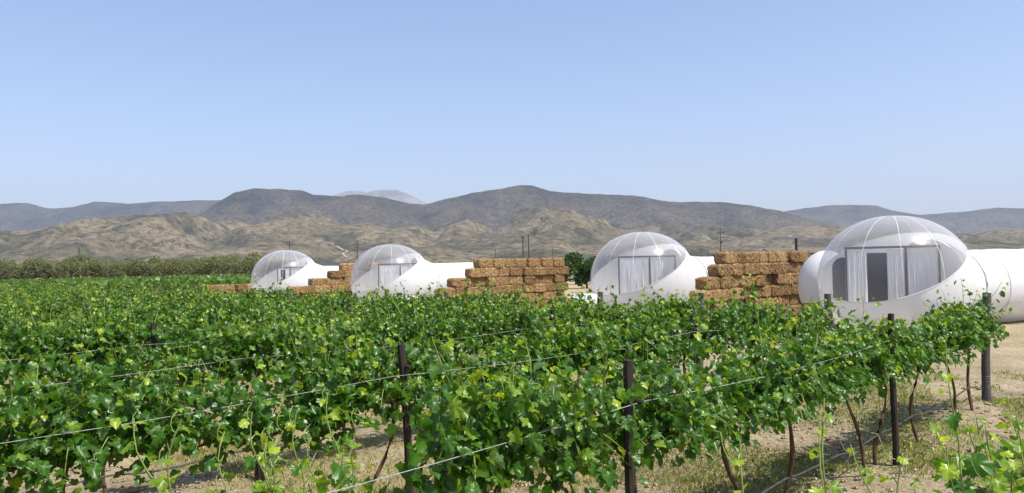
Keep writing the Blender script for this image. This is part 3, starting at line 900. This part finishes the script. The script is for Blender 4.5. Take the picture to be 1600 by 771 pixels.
def place_bale(loc, rz, ls, label, group):
    me, tws = random.choice(BALES)
    r = obj('straw_bale', me, loc=loc); r.rotation_euler = (0, 0, rz + (math.pi if random.random() < 0.5 else 0))
    r.scale = (ls, random.uniform(0.92, 1.12), random.uniform(0.97, 1.02)); r.rotation_euler[0] = random.uniform(-0.035, 0.035); r.rotation_euler[1] = random.uniform(-0.02, 0.02)
    tag(r, label, 'straw bale', group)
    for tw in tws: obj('twine', tw, r)
COURSE = ['bottom', 'second', 'third', 'fourth', 'fifth', 'top']
def straw_wall(p, starts, end, wall, group, courses=6, deep=0.5):
    for c in range(courses):
        s = starts[c]; k = 0
        nm = 'top' if c == courses - 1 else COURSE[c] + (' lowest' if False else '')
        while s < end - 0.3:
            ls = random.uniform(0.58, 0.98) if k else random.uniform(0.85, 1.02)
            L = 1.12 * ls
            if s + L > end + 0.5: ls = max(0.55, (end - s) / 1.12); L = 1.12 * ls
            q = SP(s + L / 2, p + random.uniform(-0.17, 0.08) + (0.03 if c % 2 else -0.02), BH * c + 0.216)
            place_bale(q, ROW_ANGLE + random.uniform(-0.09, 0.09), ls, f'straw bale, {nm} course of the {wall}, {ORD[k]} from left', group)
            s += L + random.uniform(0.0, 0.03); k += 1
straw_wall(13.7, [23.4, 23.4, 23.55, 24.15, 25.0, 25.55], 32.6, 'wall beside the nearest tent', 'bales of the wall left of the nearest tent')
straw_wall(26.9, [23.6, 23.65, 23.8, 24.7, 25.7, 26.5], 32.9, 'long wall at the centre', 'bales of the long wall at the centre')
straw_wall(40.6, [24.3, 24.4, 24.6, 26.2, 27.4, 28.4], 32.8, 'wall behind the second tent', 'bales of the wall behind the second tent')
straw_wall(54.0, [25.6, 25.7, 25.9], 31.6, 'low wall left of the leftmost tent', 'bales of the low wall at far left', courses=3)
place_bale(SP(30.6, 54.0, BH * 3 + 0.216), ROW_ANGLE, 1.0, 'single straw bale lying on top of the low wall left of the leftmost tent', 'bales of the low wall at far left')

# ------------------------------------------------------------------ shed, seat, bench and blowers near the tents
q = at(1262, 0, 47)
r = obj('shed', None, loc=(q.x, q.y, 0), rotz=R(-8)); tag(r, 'low shed with grey sheet roof between the straw wall and the nearest tent', 'shed')
b = MB(); b.box((0, 0, 1.3), (4.0, 2.6, 2.6)); obj('wall', b.mesh('wall', M['render']), r)
b = MB(); vv, ff = [], []
for i in range(41):
    for j, (y, z) in enumerate(((-1.7, 2.62), (1.7, 2.98))):
        vv.append((-2.3 + 4.6 * i / 40, y, z + 0.025 * math.sin(i * math.pi / 2)))
    if i: ff.append((2 * i - 2, 2 * i, 2 * i + 1, 2 * i - 1))
n0 = len(vv); vv += [(x, y, z - 0.06) for x, y, z in vv]; ff += [tuple(n0 + t for t in f_)[::-1] for f_ in ff[:]]
b.add(vv, ff); obj('roof', b.mesh('roof', M['shedroof']), r)
b = MB(); b.tube([(-0.65, 0, 2.4), (-0.65, 0, 3.5), (-0.65, 0, 3.52)], [0.075, 0.075, 0.09], 10); obj('stovepipe', b.mesh('stovepipe', M['black']), r)

def seat(q, rz, mat, label, cat, name, w=0.5, hs=0.44, hb=0.95):
    r = obj(name, None, loc=(q.x, q.y, 0), rotz=rz); tag(r, label, cat)
    b = MB(); b.box((0, 0, hs), (w, 0.46, 0.04)); obj('seat', b.mesh('seat', mat), r)
    for sx in (-1, 1):
        for sy in (-1, 1):
            hh = hb if sy > 0 else hs - 0.022
            b = MB(); b.tube([(sx * (w / 2 - 0.03), sy * 0.2, 0), (sx * (w / 2 - 0.03), sy * (0.2 if sy < 0 else 0.23), hh)], 0.024, 6); obj('leg', b.mesh('leg', mat), r)
    for z in (hs + 0.2, hb - 0.05):
        b = MB(); b.box((0, 0.225, z), (w - 0.02, 0.03, 0.08)); obj('back_slat', b.mesh('back_slat', mat), r)
seat(at(1268, 0, 22.8), R(15), M['darkwood'], 'small dark wooden chair in front of the nearest tent, left of its door', 'chair', 'chair', 0.42, 0.46, 1.02)
seat(at(1170, 0, 24.2), R(150), M['wood'], 'long pale wooden bench in front of the straw wall left of the nearest tent', 'bench', 'bench', 1.35, 0.48, 0.98)

def blower(q, label, s=1.0):
    r = obj('blower', None, loc=(q.x, q.y, 0), rotz=R(-20)); r.scale = (s, s, s); tag(r, label, 'blower', 'blowers beside the bubble tents')
    b = MB(); vv, ff = [], []
    for i in range(13):
        x = -0.55 + 1.1 * i / 12; rr = 0.36 * (1 - abs(x / 0.6) ** 4) ** 0.5 + 0.05
        for k in range(18):
            a = 2 * math.pi * k / 18; vv.append((x, rr * math.cos(a), 0.42 + rr * math.sin(a)))
        if i: ff += [((i - 1) * 18 + k, (i - 1) * 18 + (k + 1) % 18, i * 18 + (k + 1) % 18, i * 18 + k) for k in range(18)]
    ff += [tuple(range(18)), tuple(range(12 * 18, 13 * 18))[::-1]]
    b.add(vv, ff); obj('housing', b.mesh('housing', M['vinyl'], True), r)
    b = MB(); b.tube([(-0.05, -0.40, 0.45), (-0.05, -0.44, 0.45)], 0.19, 18); obj('intake', b.mesh('intake', M['black']), r)
    b = MB(); b.box((0, 0, 0.05), (0.9, 0.5, 0.09)); obj('base', b.mesh('base', M['black']), r)
q3 = at(915, 0, 33.0); blower(q3, 'white rounded blower with a dark round intake left of the third dome', 1.25)
q2 = at(638, 0, 43.0); blower(q2, 'small blower at the front base of the second tent', 0.9)
q4 = at(1283, 0, 23.4)
b = MB(); b.tube([(0, 0, 0.0), (0, 0, 0.03), (0, 0, 0.72), (0, 0, 0.8)], [0.2, 0.24, 0.27, 0.2], 14)
r = obj('bin', b.mesh('bin', M['black']), loc=(q4.x, q4.y, 0)); tag(r, 'dark bin right of the small wooden chair by the nearest tent', 'bin')

# ------------------------------------------------------------------ grape leaves
def leaf_template(teeth):
    half = [(0.09, -0.16), (0.32, -0.17), (0.50, 0.02), (0.50, 0.17), (0.44, 0.27), (0.60, 0.42), (0.52, 0.56), (0.34, 0.60), (0.27, 0.80), (0.0, 0.98)]
    pts = [(0.0, 0.02)] + half + [(-x, y) for x, y in half[-2::-1]]
    if teeth:
        out = []
        for i, a in enumerate(pts):
            b_ = pts[(i + 1) % len(pts)]
            out.append(a)
            if i in (0, len(pts) - 1): continue
            mx_, my_ = (a[0] + b_[0]) / 2, (a[1] + b_[1]) / 2
            out.append((mx_ * 0.90, 0.3 + (my_ - 0.3) * 0.90))
        pts = out
    P = np.array(pts)
    c = np.array([[0.0, 0.22]])
    ring = c + (P - c) * 0.52
    V2 = np.concatenate([c, ring, P])
    n = len(P)
    f = []
    for i in range(n):
        j = (i + 1) % n
        f.append((0, 1 + i, 1 + j))
        f.append((1 + i, 1 + n + i, 1 + n + j)); f.append((1 + i, 1 + n + j, 1 + j))
    return V2, np.array(f), n
LV, LF, LN = leaf_template(False)
HV, HF, HN = leaf_template(True)
def leaf3d(V2, cup, droop, wave, ph):
    x, y = V2[:, 0], V2[:, 1]
    r = np.hypot(x, y - 0.22)
    z = cup * np.abs(x) - droop * (np.clip(y, 0, None) ** 2) + wave * (0.7 * np.sin(np.arctan2(x, y - 0.22) * 3 + ph) + 0.45 * np.sin(np.arctan2(x, y - 0.22) * 7 + ph * 2.3)) * r
    return np.stack([x, y, z], -1)
def frames(dirv, nrm):
    y = dirv / np.linalg.norm(dirv, axis=1)[:, None]
    z = nrm - (nrm * y).sum(1)[:, None] * y; z /= (np.linalg.norm(z, axis=1)[:, None] + 1e-9)
    x = np.cross(y, z)
    return np.stack([x, y, z], -1)

def make_canopy(seed, n_shoots=40, half=0.66, zc=1.12, hmin=0.22, hmax=0.60, side=0.21, hang=0.28, extra=270, size=0.074):
    """shoot polylines and leaf transforms (pos, rot, size, tone) of one vine, local frame: x along the row, z up"""
    r = np.random.default_rng(seed)
    shoots, P, D_, Nn, S, T = [], [], [], [], [], []
    knots = r.uniform(-half, half, 8)
    for k in range(n_shoots):
        x0 = np.clip(knots[k % len(knots)] + r.normal(0, 0.075), -half, half)
        hgt = r.uniform(hmin, hmax) * (r.uniform(1.25, 1.6) if r.uniform() < 0.2 else 1.0)
        lean = np.array([r.normal(0, 0.16), r.normal(0, side)])
        hanging = r.uniform() < hang
        pts = []
        n = 10
        for i in range(n + 1):
            t = i / n
            if hanging:
                sg = np.sign(lean[1]) or 1.0
                z = zc + 0.22 * math.sin(min(t * 2.2, 1.6)) * 0.9 - 0.34 * max(0, t - 0.45) ** 1.3 * 1.2
                y = sg * (0.08 + 0.24 * t) ; x = x0 + lean[0] * t * 2
            else:
                z = zc + hgt * t; y = lean[1] * t ** 1.2 * 1.05 + 0.03 * math.sin(t * 7 + k); x = x0 + lean[0] * t * 1.2 + 0.03 * math.sin(t * 5 + 2 * k)
            pts.append((x, y, z))
        pts = np.array(pts); shoots.append((pts, hanging))
        nl = 17 if not hanging else 14
        for i in range(nl):
            t = (i + 0.6) / nl
            q = pts[min(int(t * n), n - 1)] * (1 - (t * n) % 1) + pts[min(int(t * n) + 1, n)] * ((t * n) % 1)
            a = r.uniform(0, 2 * math.pi); out = np.array([math.cos(a) * 0.7, math.sin(a) * 1.0 + 0.5 * np.sign(q[1]), 0])
            out /= np.linalg.norm(out) + 1e-6
            pet = r.uniform(0.04, 0.11)
            young = t > 0.85 and not hanging
            s = size * r.uniform(0.65, 1.15) * (0.45 if t > 0.93 and not hanging else 0.72 if young else 1.0)
            pos = q + out * pet + np.array([0, 0, r.uniform(-0.02, 0.04)])
            P.append(pos); D_.append(out * r.uniform(0.5, 1.0) + np.array([0, 0, r.uniform(-0.9, 0.1)]) + r.normal(0, 0.25, 3))
            Nn.append(out * r.uniform(0.1, 0.9) + np.array([0, 0, r.uniform(0.1, 1.0)]) + r.normal(0, 0.62, 3))
            S.append(s); T.append(np.clip(r.normal(0.82 if young else 0.38, 0.18), 0, 1))
    for k in range(extra):
        x = r.uniform(-half, half); y = np.clip(r.normal(0, 0.14), -0.3, 0.3); z = zc + r.uniform(-0.13, hmax * 0.8) - abs(y) * 0.25
        P.append((x, y, z)); out = np.array([r.normal(0, 0.6), np.sign(y) * 0.8, 0.0])
        D_.append(out + np.array([0, 0, r.uniform(-1.2, -0.1)])); Nn.append(out * 0.6 + np.array([0, 0, 0.7]) + r.normal(0, 0.35, 3))
        S.append(size * r.uniform(0.7, 1.2)); T.append(np.clip(r.normal(0.3, 0.2), 0, 1))
    P, D_, Nn, S, T = map(np.array, (P, D_, Nn, S, T))
    return shoots, P, frames(D_, Nn), S, T
def leaves_mesh(name, P, Rm, S, T, V2, F, seed):
    r = np.random.default_rng(seed)
    n = len(P); k = len(V2)
    tmpl = [leaf3d(V2, c, d, w, ph) for c, d, w, ph in ((0.40, 0.30, 0.20, 0), (-0.32, 0.45, 0.24, 1), (0.6, 0.1, 0.16, 2), (0.1, 0.65, 0.28, 4))]
    tm = np.stack(tmpl)[r.integers(0, 4, n)]
    v = np.einsum('nij,nkj->nki', Rm, tm) * S[:, None, None] + P[:, None, :]
    f = (F[None] + (np.arange(n) * k)[:, None, None]).reshape(-1, 3)
    return np_mesh(name, v.reshape(-1, 3), f, M['leaf'], True, np.repeat(T, k))
def shoots_mesh(shoots, r0=0.0055):
    b = MB()
    for pts, hg in shoots:
        b.tube([tuple(q) for q in pts[::2]], [r0 * (1 - 0.12 * i) for i in range(len(pts[::2]))], 4, False)
    return b.mesh('canes', M['shoot'])
def trunk_vine_mesh(seed, zc):
    r = np.random.default_rng(seed); b = MB()
    lx, ly = r.normal(0, 0.30), r.normal(0, 0.07)
    pts, rad = [], []
    for i in range(9):
        t = i / 8
        pts.append((lx * (1 - t) + 0.065 * math.sin(t * 6.5 + seed), ly * (1 - t) + 0.035 * math.cos(t * 7 + seed * 2), -0.08 + (zc + 0.06) * t)); rad.append(0.0185 * (1.25 - 0.4 * t) * r.uniform(0.82, 1.2))
    rad[0] *= 1.35
    b.tube(pts, rad, 7)
    tx, ty, tz = pts[-1]
    arms = MB()
    for sg in (-1, 1):
        ap = [(tx, ty, tz - 0.02)] + [(tx + sg * 0.6 * t, ty * (1 - t) + 0.02 * math.sin(t * 9 + seed), tz + 0.02 + 0.03 * math.sin(t * 7 + seed)) for t in (0.2, 0.45, 0.7, 1.0)]
        arms.tube(ap, [0.016, 0.015, 0.013, 0.011, 0.008], 6)
    return b.mesh('trunk', M['bark'], True), arms.mesh('cordon', M['bark'], True)

VAR = []
for v in range(9):
    sh, P, Rm, S, T = make_canopy(200 + v)
    full = leaves_mesh('foliage', P, Rm, S, T, LV, LF, v)
    # the leaves that face the camera side (-y) and the crown become parts on the near rows
    score = -P[:, 1] * 1.1 + (P[:, 2] - 1.0) * 0.6 + S * 2.0 + np.random.default_rng(v).uniform(0, 0.15, len(P))
    order = np.argsort(-score)
    tr, ar = trunk_vine_mesh(300 + v, 1.13)
    VAR.append(dict(full=full, canes=shoots_mesh(sh), trunk=tr, arms=ar, P=P, R=Rm, S=S, T=T, order=order))
LEAF_ME = {}
for tk, tn in enumerate((0.15, 0.35, 0.5, 0.75, 0.95)):
    for c, (cup, dr, wv, ph) in enumerate(((0.36, 0.28, 0.17, 0), (-0.28, 0.42, 0.2, 1), (0.45, 0.5, 0.2, 3))):
        LEAF_ME[tk, c] = np_mesh('leaf', leaf3d(HV, cup, dr, wv, ph), HF, M['leaf'], True, np.full(len(HV), tn))
def leaf_obj(parent, P, Rm, S, T, rnd):
    tk = min(4, max(0, int(T * 5)))
    o = obj('leaf', LEAF_ME[tk, rnd.integers(0, 3)], parent)
    m4 = Matrix.Identity(4)
    for i in range(3):
        for j in range(3): m4[i][j] = Rm[i, j] * S
        m4[i][3] = P[i]
    o.matrix_basis = m4

rest_cache = {}
def vine(s, p, row, idx, near, vi, flip):
    V = VAR[vi]
    g = SP(s, p)
    r = obj('grapevine', None, loc=(g.x, g.y, 0), rotz=ROW_ANGLE + (math.pi if flip else 0))
    sc = 1.0 + random.uniform(-0.05, 0.05); r.scale = (1.0, random.uniform(0.9, 1.08), sc * random.uniform(0.95, 1.05))
    tag(r, f'grapevine in the {ORD[row]} row from the camera, {ORD[idx]} from its right end', 'grapevine', 'grapevines in the trellised rows')
    obj('trunk', V['trunk'], r); obj('cordon', V['arms'], r); cn = obj('canes', V['canes'], r); cn['kind'] = 'stuff'
    if near:
        pick = V['order'][:near]
        if (vi, near) not in rest_cache:
            rest = V['order'][near:]
            rest_cache[vi, near] = leaves_mesh('foliage', V['P'][rest], V['R'][rest], V['S'][rest], V['T'][rest], LV, LF, vi + 50)
        fo = obj('foliage', rest_cache[vi, near], r); fo['kind'] = 'stuff'
        rn = np.random.default_rng(int(s * 100) + row * 1000)
        for i in pick: leaf_obj(r, V['P'][i], V['R'][i], V['S'][i], V['T'][i], rn)
    else:
        fo = obj('foliage', V['full'], r); fo['kind'] = 'stuff'
GAPS = {(1, 9): 1}
SPACING = 1.22
kv = 0
for row, p in enumerate(ROWS_P):
    if row == 0: continue
    s_left = 0.255 * p - 2.2
    if row == 1: s_left = 2.2
    s, idx = ROW_END - 0.98, 0
    while s > s_left:
        if random.random() > 0.035 or row < 3:
            near = 190 if row == 1 else 110 if row == 2 else 0
            vine(s + random.uniform(-0.08, 0.08), p + random.uniform(-0.04, 0.04), row, idx, near, kv % 9, (not near) and random.random() < 0.5)
            idx += 1
        kv += 1 + (random.random() < 0.3)
        s -= SPACING

# the row right under the camera: loose young shoots in the lower right corner, every leaf its own part
def shoot_vine(s, p, seed, shoots, label):
    g = SP(s, p)
    r = obj('grapevine', None, loc=(g.x, g.y, 0), rotz=ROW_ANGLE); tag(r, label, 'grapevine', 'grapevines in the trellised rows')
    tr, ar = trunk_vine_mesh(seed, 0.95); obj('trunk', tr, r); obj('cordon', ar, r)
    rn = np.random.default_rng(seed)
    for (x0, y0, top, dx, dy, nl, ls) in shoots:
        pts = []
        for i in range(13):
            t = i / 12
            pts.append(Vector((x0 + dx * t ** 1.3 + 0.02 * math.sin(i * 1.1), y0 * 0.3 + (y0 * 0.7 + dy) * t, 0.95 + (top - 0.95) * t - 0.05 * max(0, t - 0.8) * abs(dx) * 4)))
        b = MB(); b.tube(pts, [0.0058 * (1 - 0.62 * i / 12) for i in range(13)], 6, False)
        cane = obj('cane', b.mesh('cane', M['shoot'], True), r)
        for i in range(nl):
            t = (i + 0.5) / nl
            q = np.array(pts[int(t * 12)].lerp(pts[min(12, int(t * 12) + 1)], (t * 12) % 1))
            a = (i % 2) * math.pi + rn.uniform(-0.8, 0.8) + 0.6
            out = np.array([math.cos(a), math.sin(a), 0.25])
            L = ls * (1.0 if t < 0.6 else 1.35 - 1.0 * t) * rn.uniform(0.8, 1.12)
            pet = q + out * L * rn.uniform(0.5, 0.8)
            pb = MB(); pb.tube([q, (q + pet) / 2 + np.array([0, 0, 0.012]), pet], [0.0024, 0.002, 0.0018], 4, False)
            obj('petiole', pb.mesh('petiole', M['shoot']), cane)
            d = out * 0.8 + np.array([0, 0, rn.uniform(-0.8, 0.0)]); nn = np.array([0, 0, 1.0]) + out * 0.35 + rn.normal(0, 0.3, 3)
            leaf_obj(r, pet, frames(d[None], nn[None])[0], L, np.clip(0.32 + 0.6 * t ** 1.6 + rn.normal(0, 0.1), 0, 1), rn)
        # tendril at the tip
        q = pts[-2]; b = MB()
        tp_ = [q + Vector((0.05 * t + 0.012 * math.sin(t * 9), 0.10 * t, 0.09 * t + 0.012 * math.cos(t * 9))) for t in [k / 10 for k in range(11)]]
        b.tube(tp_, [0.0014] * 11, 4, False); obj('tendril', b.mesh('tendril', M['shoot']), cane)
rn0 = np.random.default_rng(5)
def rsh(n, xlo, xhi, tlo, thi, ls=0.115):
    return [(rn0.uniform(xlo, xhi), rn0.uniform(-0.2, 0.25), rn0.uniform(tlo, thi), rn0.uniform(-0.12, 0.12), rn0.uniform(-0.1, 0.18), int(rn0.integers(8, 12)), ls * rn0.uniform(0.85, 1.15)) for _ in range(n)]
shoot_vine(1.72, 3.0, 44, rsh(20, -0.55, 0.5, 1.32, 1.78, 0.098), 'open loose-leaved grapevine at the bottom edge left of centre, leftmost in its row')
shoot_vine(4.3, 0.85, 41, rsh(12, -0.6, 0.6, 1.36, 1.66) + [(-0.55, 0.1, 1.92, 0.02, 0.02, 11, 0.10)], 'nearest leafy grapevine, cut by the right edge at the bottom right corner')
shoot_vine(3.1, 0.85, 42, rsh(9, -0.6, 0.6, 1.36, 1.60, 0.11), 'sparse young grapevine near the bottom edge, left of the one in the right corner')
shoot_vine(1.9, 0.85, 43, [(0.28, 0.0, 1.90, 0.10, 0.06, 10, 0.08), (-0.02, 0.0, 1.86, -0.08, 0.08, 10, 0.08), (0.42, 0.1, 1.82, 0.10, 0.03, 10, 0.08), (0.55, -0.1, 1.74, 0.10, 0.03, 10, 0.09)], 'thin yellow-green vine shoots poking in at the bottom edge right of centre')

# ------------------------------------------------------------------ trellis posts, wires and drip hose
def post_mesh(seed, h, r0, seg=9):
    r = np.random.default_rng(seed); b = MB(); pts, rad = [], []
    for i in range(11):
        t = i / 10; pts.append((0.010 * math.sin(t * 4 + seed), 0.010 * math.cos(t * 5 + seed), -0.25 + (h + 0.25) * t)); rad.append(r0 * (1.06 - 0.12 * t) * r.uniform(0.93, 1.07))
    b.tube(pts, rad, seg)
    return b.mesh('shaft', M['post'], False)
POSTS = [post_mesh(k, 1.70, 0.034) for k in range(4)]
ENDP = [post_mesh(k + 9, 1.72, 0.062, 12) for k in range(3)]
for e in ENDP: e.materials[0] = M['endpost']
armb = MB(); armb.tube([(0, -0.10, 0), (0, -0.03, 0.012), (0, 0.1, 0.012), (0, 0.32, 0)], [0.014, 0.017, 0.017, 0.014], 6); arm_me = armb.mesh('cross_arm', M['post'])
wrapb = MB(); wrapb.tube([(0.07 * math.cos(k * 0.5), 0.07 * math.sin(k * 0.5), 0.006 * k) for k in range(40)], 0.0035, 4, False); wrap_me = wrapb.mesh('wire_wrap', M['wire'])
POST_S = [ROW_END, 8.98, 4.12, -0.8]
for row, p in enumerate(ROWS_P):
    if row == 0: continue
    k = 0
    for s in POST_S:
        if s < 0.255 * p - 0.4: continue
        end = s == POST_S[0]
        g = SP(s + (random.uniform(0.0, 0.3) if row > 1 and not end else 0), p - (0.0 if end else 0.17))
        r = obj('trellis_post', None, loc=(g.x, g.y, 0), rotz=ROW_ANGLE)
        tl = random.uniform(-0.025, 0.025)
        r.rotation_euler = (tl, (0.05 if end else random.uniform(-0.06, 0.0)), ROW_ANGLE)
        tag(r, (f'thick grey end post of the {ORD[row]} vine row from the camera' if end else f'thin dark trellis post in the {ORD[row]} vine row, {ORD[k]} from its right end'), 'post', 'trellis posts of the vine rows')
        obj('shaft', ENDP[row % 3] if end else POSTS[(row + k) % 4], r).scale = (1, 1, 1.0 if row == 1 else random.uniform(0.93, 0.98))
        if end:
            w = obj('wire_wrap', wrap_me, r, (0, 0, 1.22)); obj('wire_wrap', wrap_me, r, (0, 0, 0.35)).scale = (0.98, 0.98, 0.5)
        else:
            obj('cross_arm', arm_me, r, (0, 0, 1.45))
        k += 1
for row in range(1, 8):
    p = ROWS_P[row]
    pts = []
    stops = POST_S + [-5.6]
    for a, bq in zip(stops[:-1], stops[1:]):
        for i in range(9 if bq != stops[-1] else 10):
            t = i / 9
            s = a + (bq - a) * t
            off = -0.25 if a != POST_S[0] else -0.25 * min(1, t * 1.0)
            z = (1.455 if row == 1 else 1.40) + (-0.10 * (1 - t) if a == POST_S[0] else 0.0) - 0.05 * math.sin(math.pi * t) - 0.01 * row % 0.02
            if row == 1 and s < 1.0: break
            pts.append(SP(s, p + off, z))
    b = MB(); b.tube(pts, 0.0019, 5)
    tag(obj('trellis_wire', b.mesh('trellis_wire', M['wire'])), f'pale steel trellis wire along the {ORD[row]} vine row from the camera', 'wire', 'trellis wires along the rows')
for row in (1, 2, 3):
    p = ROWS_P[row]; pts = []
    for i in range(70):
        s = ROW_END - 0.3 - (ROW_END + 0.5) * i / 69 * (1.0 if row > 1 else 0.86)
        pts.append(SP(s, p + 0.02 * math.sin(i * 0.9 + row) - 0.03, 0.42 - 0.05 * abs(math.sin(math.pi * (s - 0.4) / 1.22)) - 0.10 * (1 - min(1, i / 3)) + 0.015 * math.sin(i * 0.37)))
    b = MB(); b.tube(pts, 0.010, 6)
    tag(obj('drip_hose', b.mesh('drip_hose', M['hose'])), f'dark drip hose strung low along the {ORD[row]} vine row from the camera', 'hose', 'drip hoses along the rows')

# ------------------------------------------------------------------ clods and weeds
ico = []
def clod_field():
    r = np.random.default_rng(77)
    n = 26000
    D = 3.0 + 15 * r.uniform(size=n) ** 1.3; pxs = r.uniform(-60, 1680, n)
    x = (pxs - 800) / FPX * D; y = D
    s_ = x * U[0] + y * U[1]
    keep = (s_ < ROW_END + 0.4) | (r.uniform(size=n) < 0.12)
    keep &= fbm(x * 0.9, y * 0.9, 3, 61) > 0.40
    x, y = x[keep], y[keep]; n = len(x)
    base = np.array([(1, 0, 0), (-1, 0, 0), (0, 1, 0), (0, -1, 0), (0, 0, 1), (0, 0, -1)], float)
    base = np.concatenate([base, np.array([(a, b, c) for a in (-1, 1) for b in (-1, 1) for c in (-1, 1)]) * 0.62])
    F = []
    for a in (0, 1):
        for b_ in (2, 3):
            for c in (4, 5):
                ci = 6 + (0 if a == 1 else 4) + (0 if b_ == 3 else 2) + (0 if c == 5 else 1)
                tri = [(a, b_, ci), (b_, c, ci), (c, a, ci)]
                F += tri
    F = np.array(F)
    sz = 0.006 + 0.030 * r.uniform(size=n) ** 3.5
    jit = r.uniform(0.6, 1.35, (n, len(base), 1))
    z = ground_h(x, y)
    v = base[None] * jit * sz[:, None, None] * np.array([1.2, 1.0, 0.7]) + np.stack([x, y, z + sz * 0.25], -1)[:, None, :]
    f = (F[None] + (np.arange(n) * len(base))[:, None, None]).reshape(-1, 3)
    tag(obj('soil_clods', np_mesh('soil_clods', v.reshape(-1, 3), f, M['clod'])), 'dry crumbly soil clods between the vine rows', kind='stuff')
clod_field()
def weeds():
    r = np.random.default_rng(78)
    n = 230000
    D = 2.8 + 15 * r.uniform(size=n) ** 1.25; pxs = r.uniform(-80, 1690, n)
    x = (pxs - 800) / FPX * D; y = D
    s_ = x * U[0] + y * U[1]; p_ = x * N[0] + y * N[1]
    dens = fbm(x * 0.8, y * 0.8, 4, 63)
    thr = np.where(x < 1.0, 0.39, 0.465) + np.where(s_ > ROW_END - 0.2, 0.12, 0.0)
    keep = dens > thr + r.normal(0, 0.035, n)
    x, y, dn = x[keep], y[keep], dens[keep]; n = len(x)
    z = ground_h(x, y)
    h = r.uniform(0.015, 0.065, n) * (0.6 + 2.2 * np.clip(dn - 0.5, 0, 0.3))
    a = r.uniform(0, 2 * math.pi, n); w = r.uniform(0.002, 0.007, n)
    dx, dy = np.cos(a), np.sin(a); le = r.uniform(0.2, 1.1, n) * h
    b0 = np.stack([x - dy * w, y + dx * w, z - 0.004], -1); b1 = np.stack([x + dy * w, y - dx * w, z - 0.004], -1)
    m0 = np.stack([x + dx * le * 0.4 - dy * w * 1.1, y + dy * le * 0.4 + dx * w * 1.1, z + h * 0.65], -1)
    tip = np.stack([x + dx * le + dy * w * 0.5, y + dy * le - dx * w * 0.5, z + h], -1)
    v = np.stack([b0, b1, tip, m0], 1).reshape(-1, 3)
    f = np.arange(n * 4).reshape(n, 4)
    tone = np.where(x < 1.0, np.clip(r.normal(0.72, 0.22, n), 0, 1), np.clip(r.normal(0.4, 0.28, n), 0, 1))
    tag(obj('grass', np_mesh('grass', v, f, M['weed'], False, np.repeat(tone, 4))), 'patchy low grass and weeds on the vineyard floor', kind='stuff')
weeds()

# ------------------------------------------------------------------ haze
hz = MB(); hz.box((0, 4950, 598), (25400, 15200, 1206))
hm = bpy.data.materials.new('haze_air'); hm.use_nodes = True
nt = hm.node_tree; nt.nodes.remove(nt.nodes['Principled BSDF'])
pv = nt.nodes.new('ShaderNodeVolumePrincipled')
pv.inputs['Color'].default_value = (0.70, 0.81, 1.0, 1)
pv.inputs['Density'].default_value = 7.5e-5
pv.inputs['Anisotropy'].default_value = 0.1
nt.links.new(pv.outputs[0], nt.nodes['Material Output'].inputs['Volume'])
ho = obj('haze', hz.mesh('haze', hm)); ho['kind'] = 'stuff'
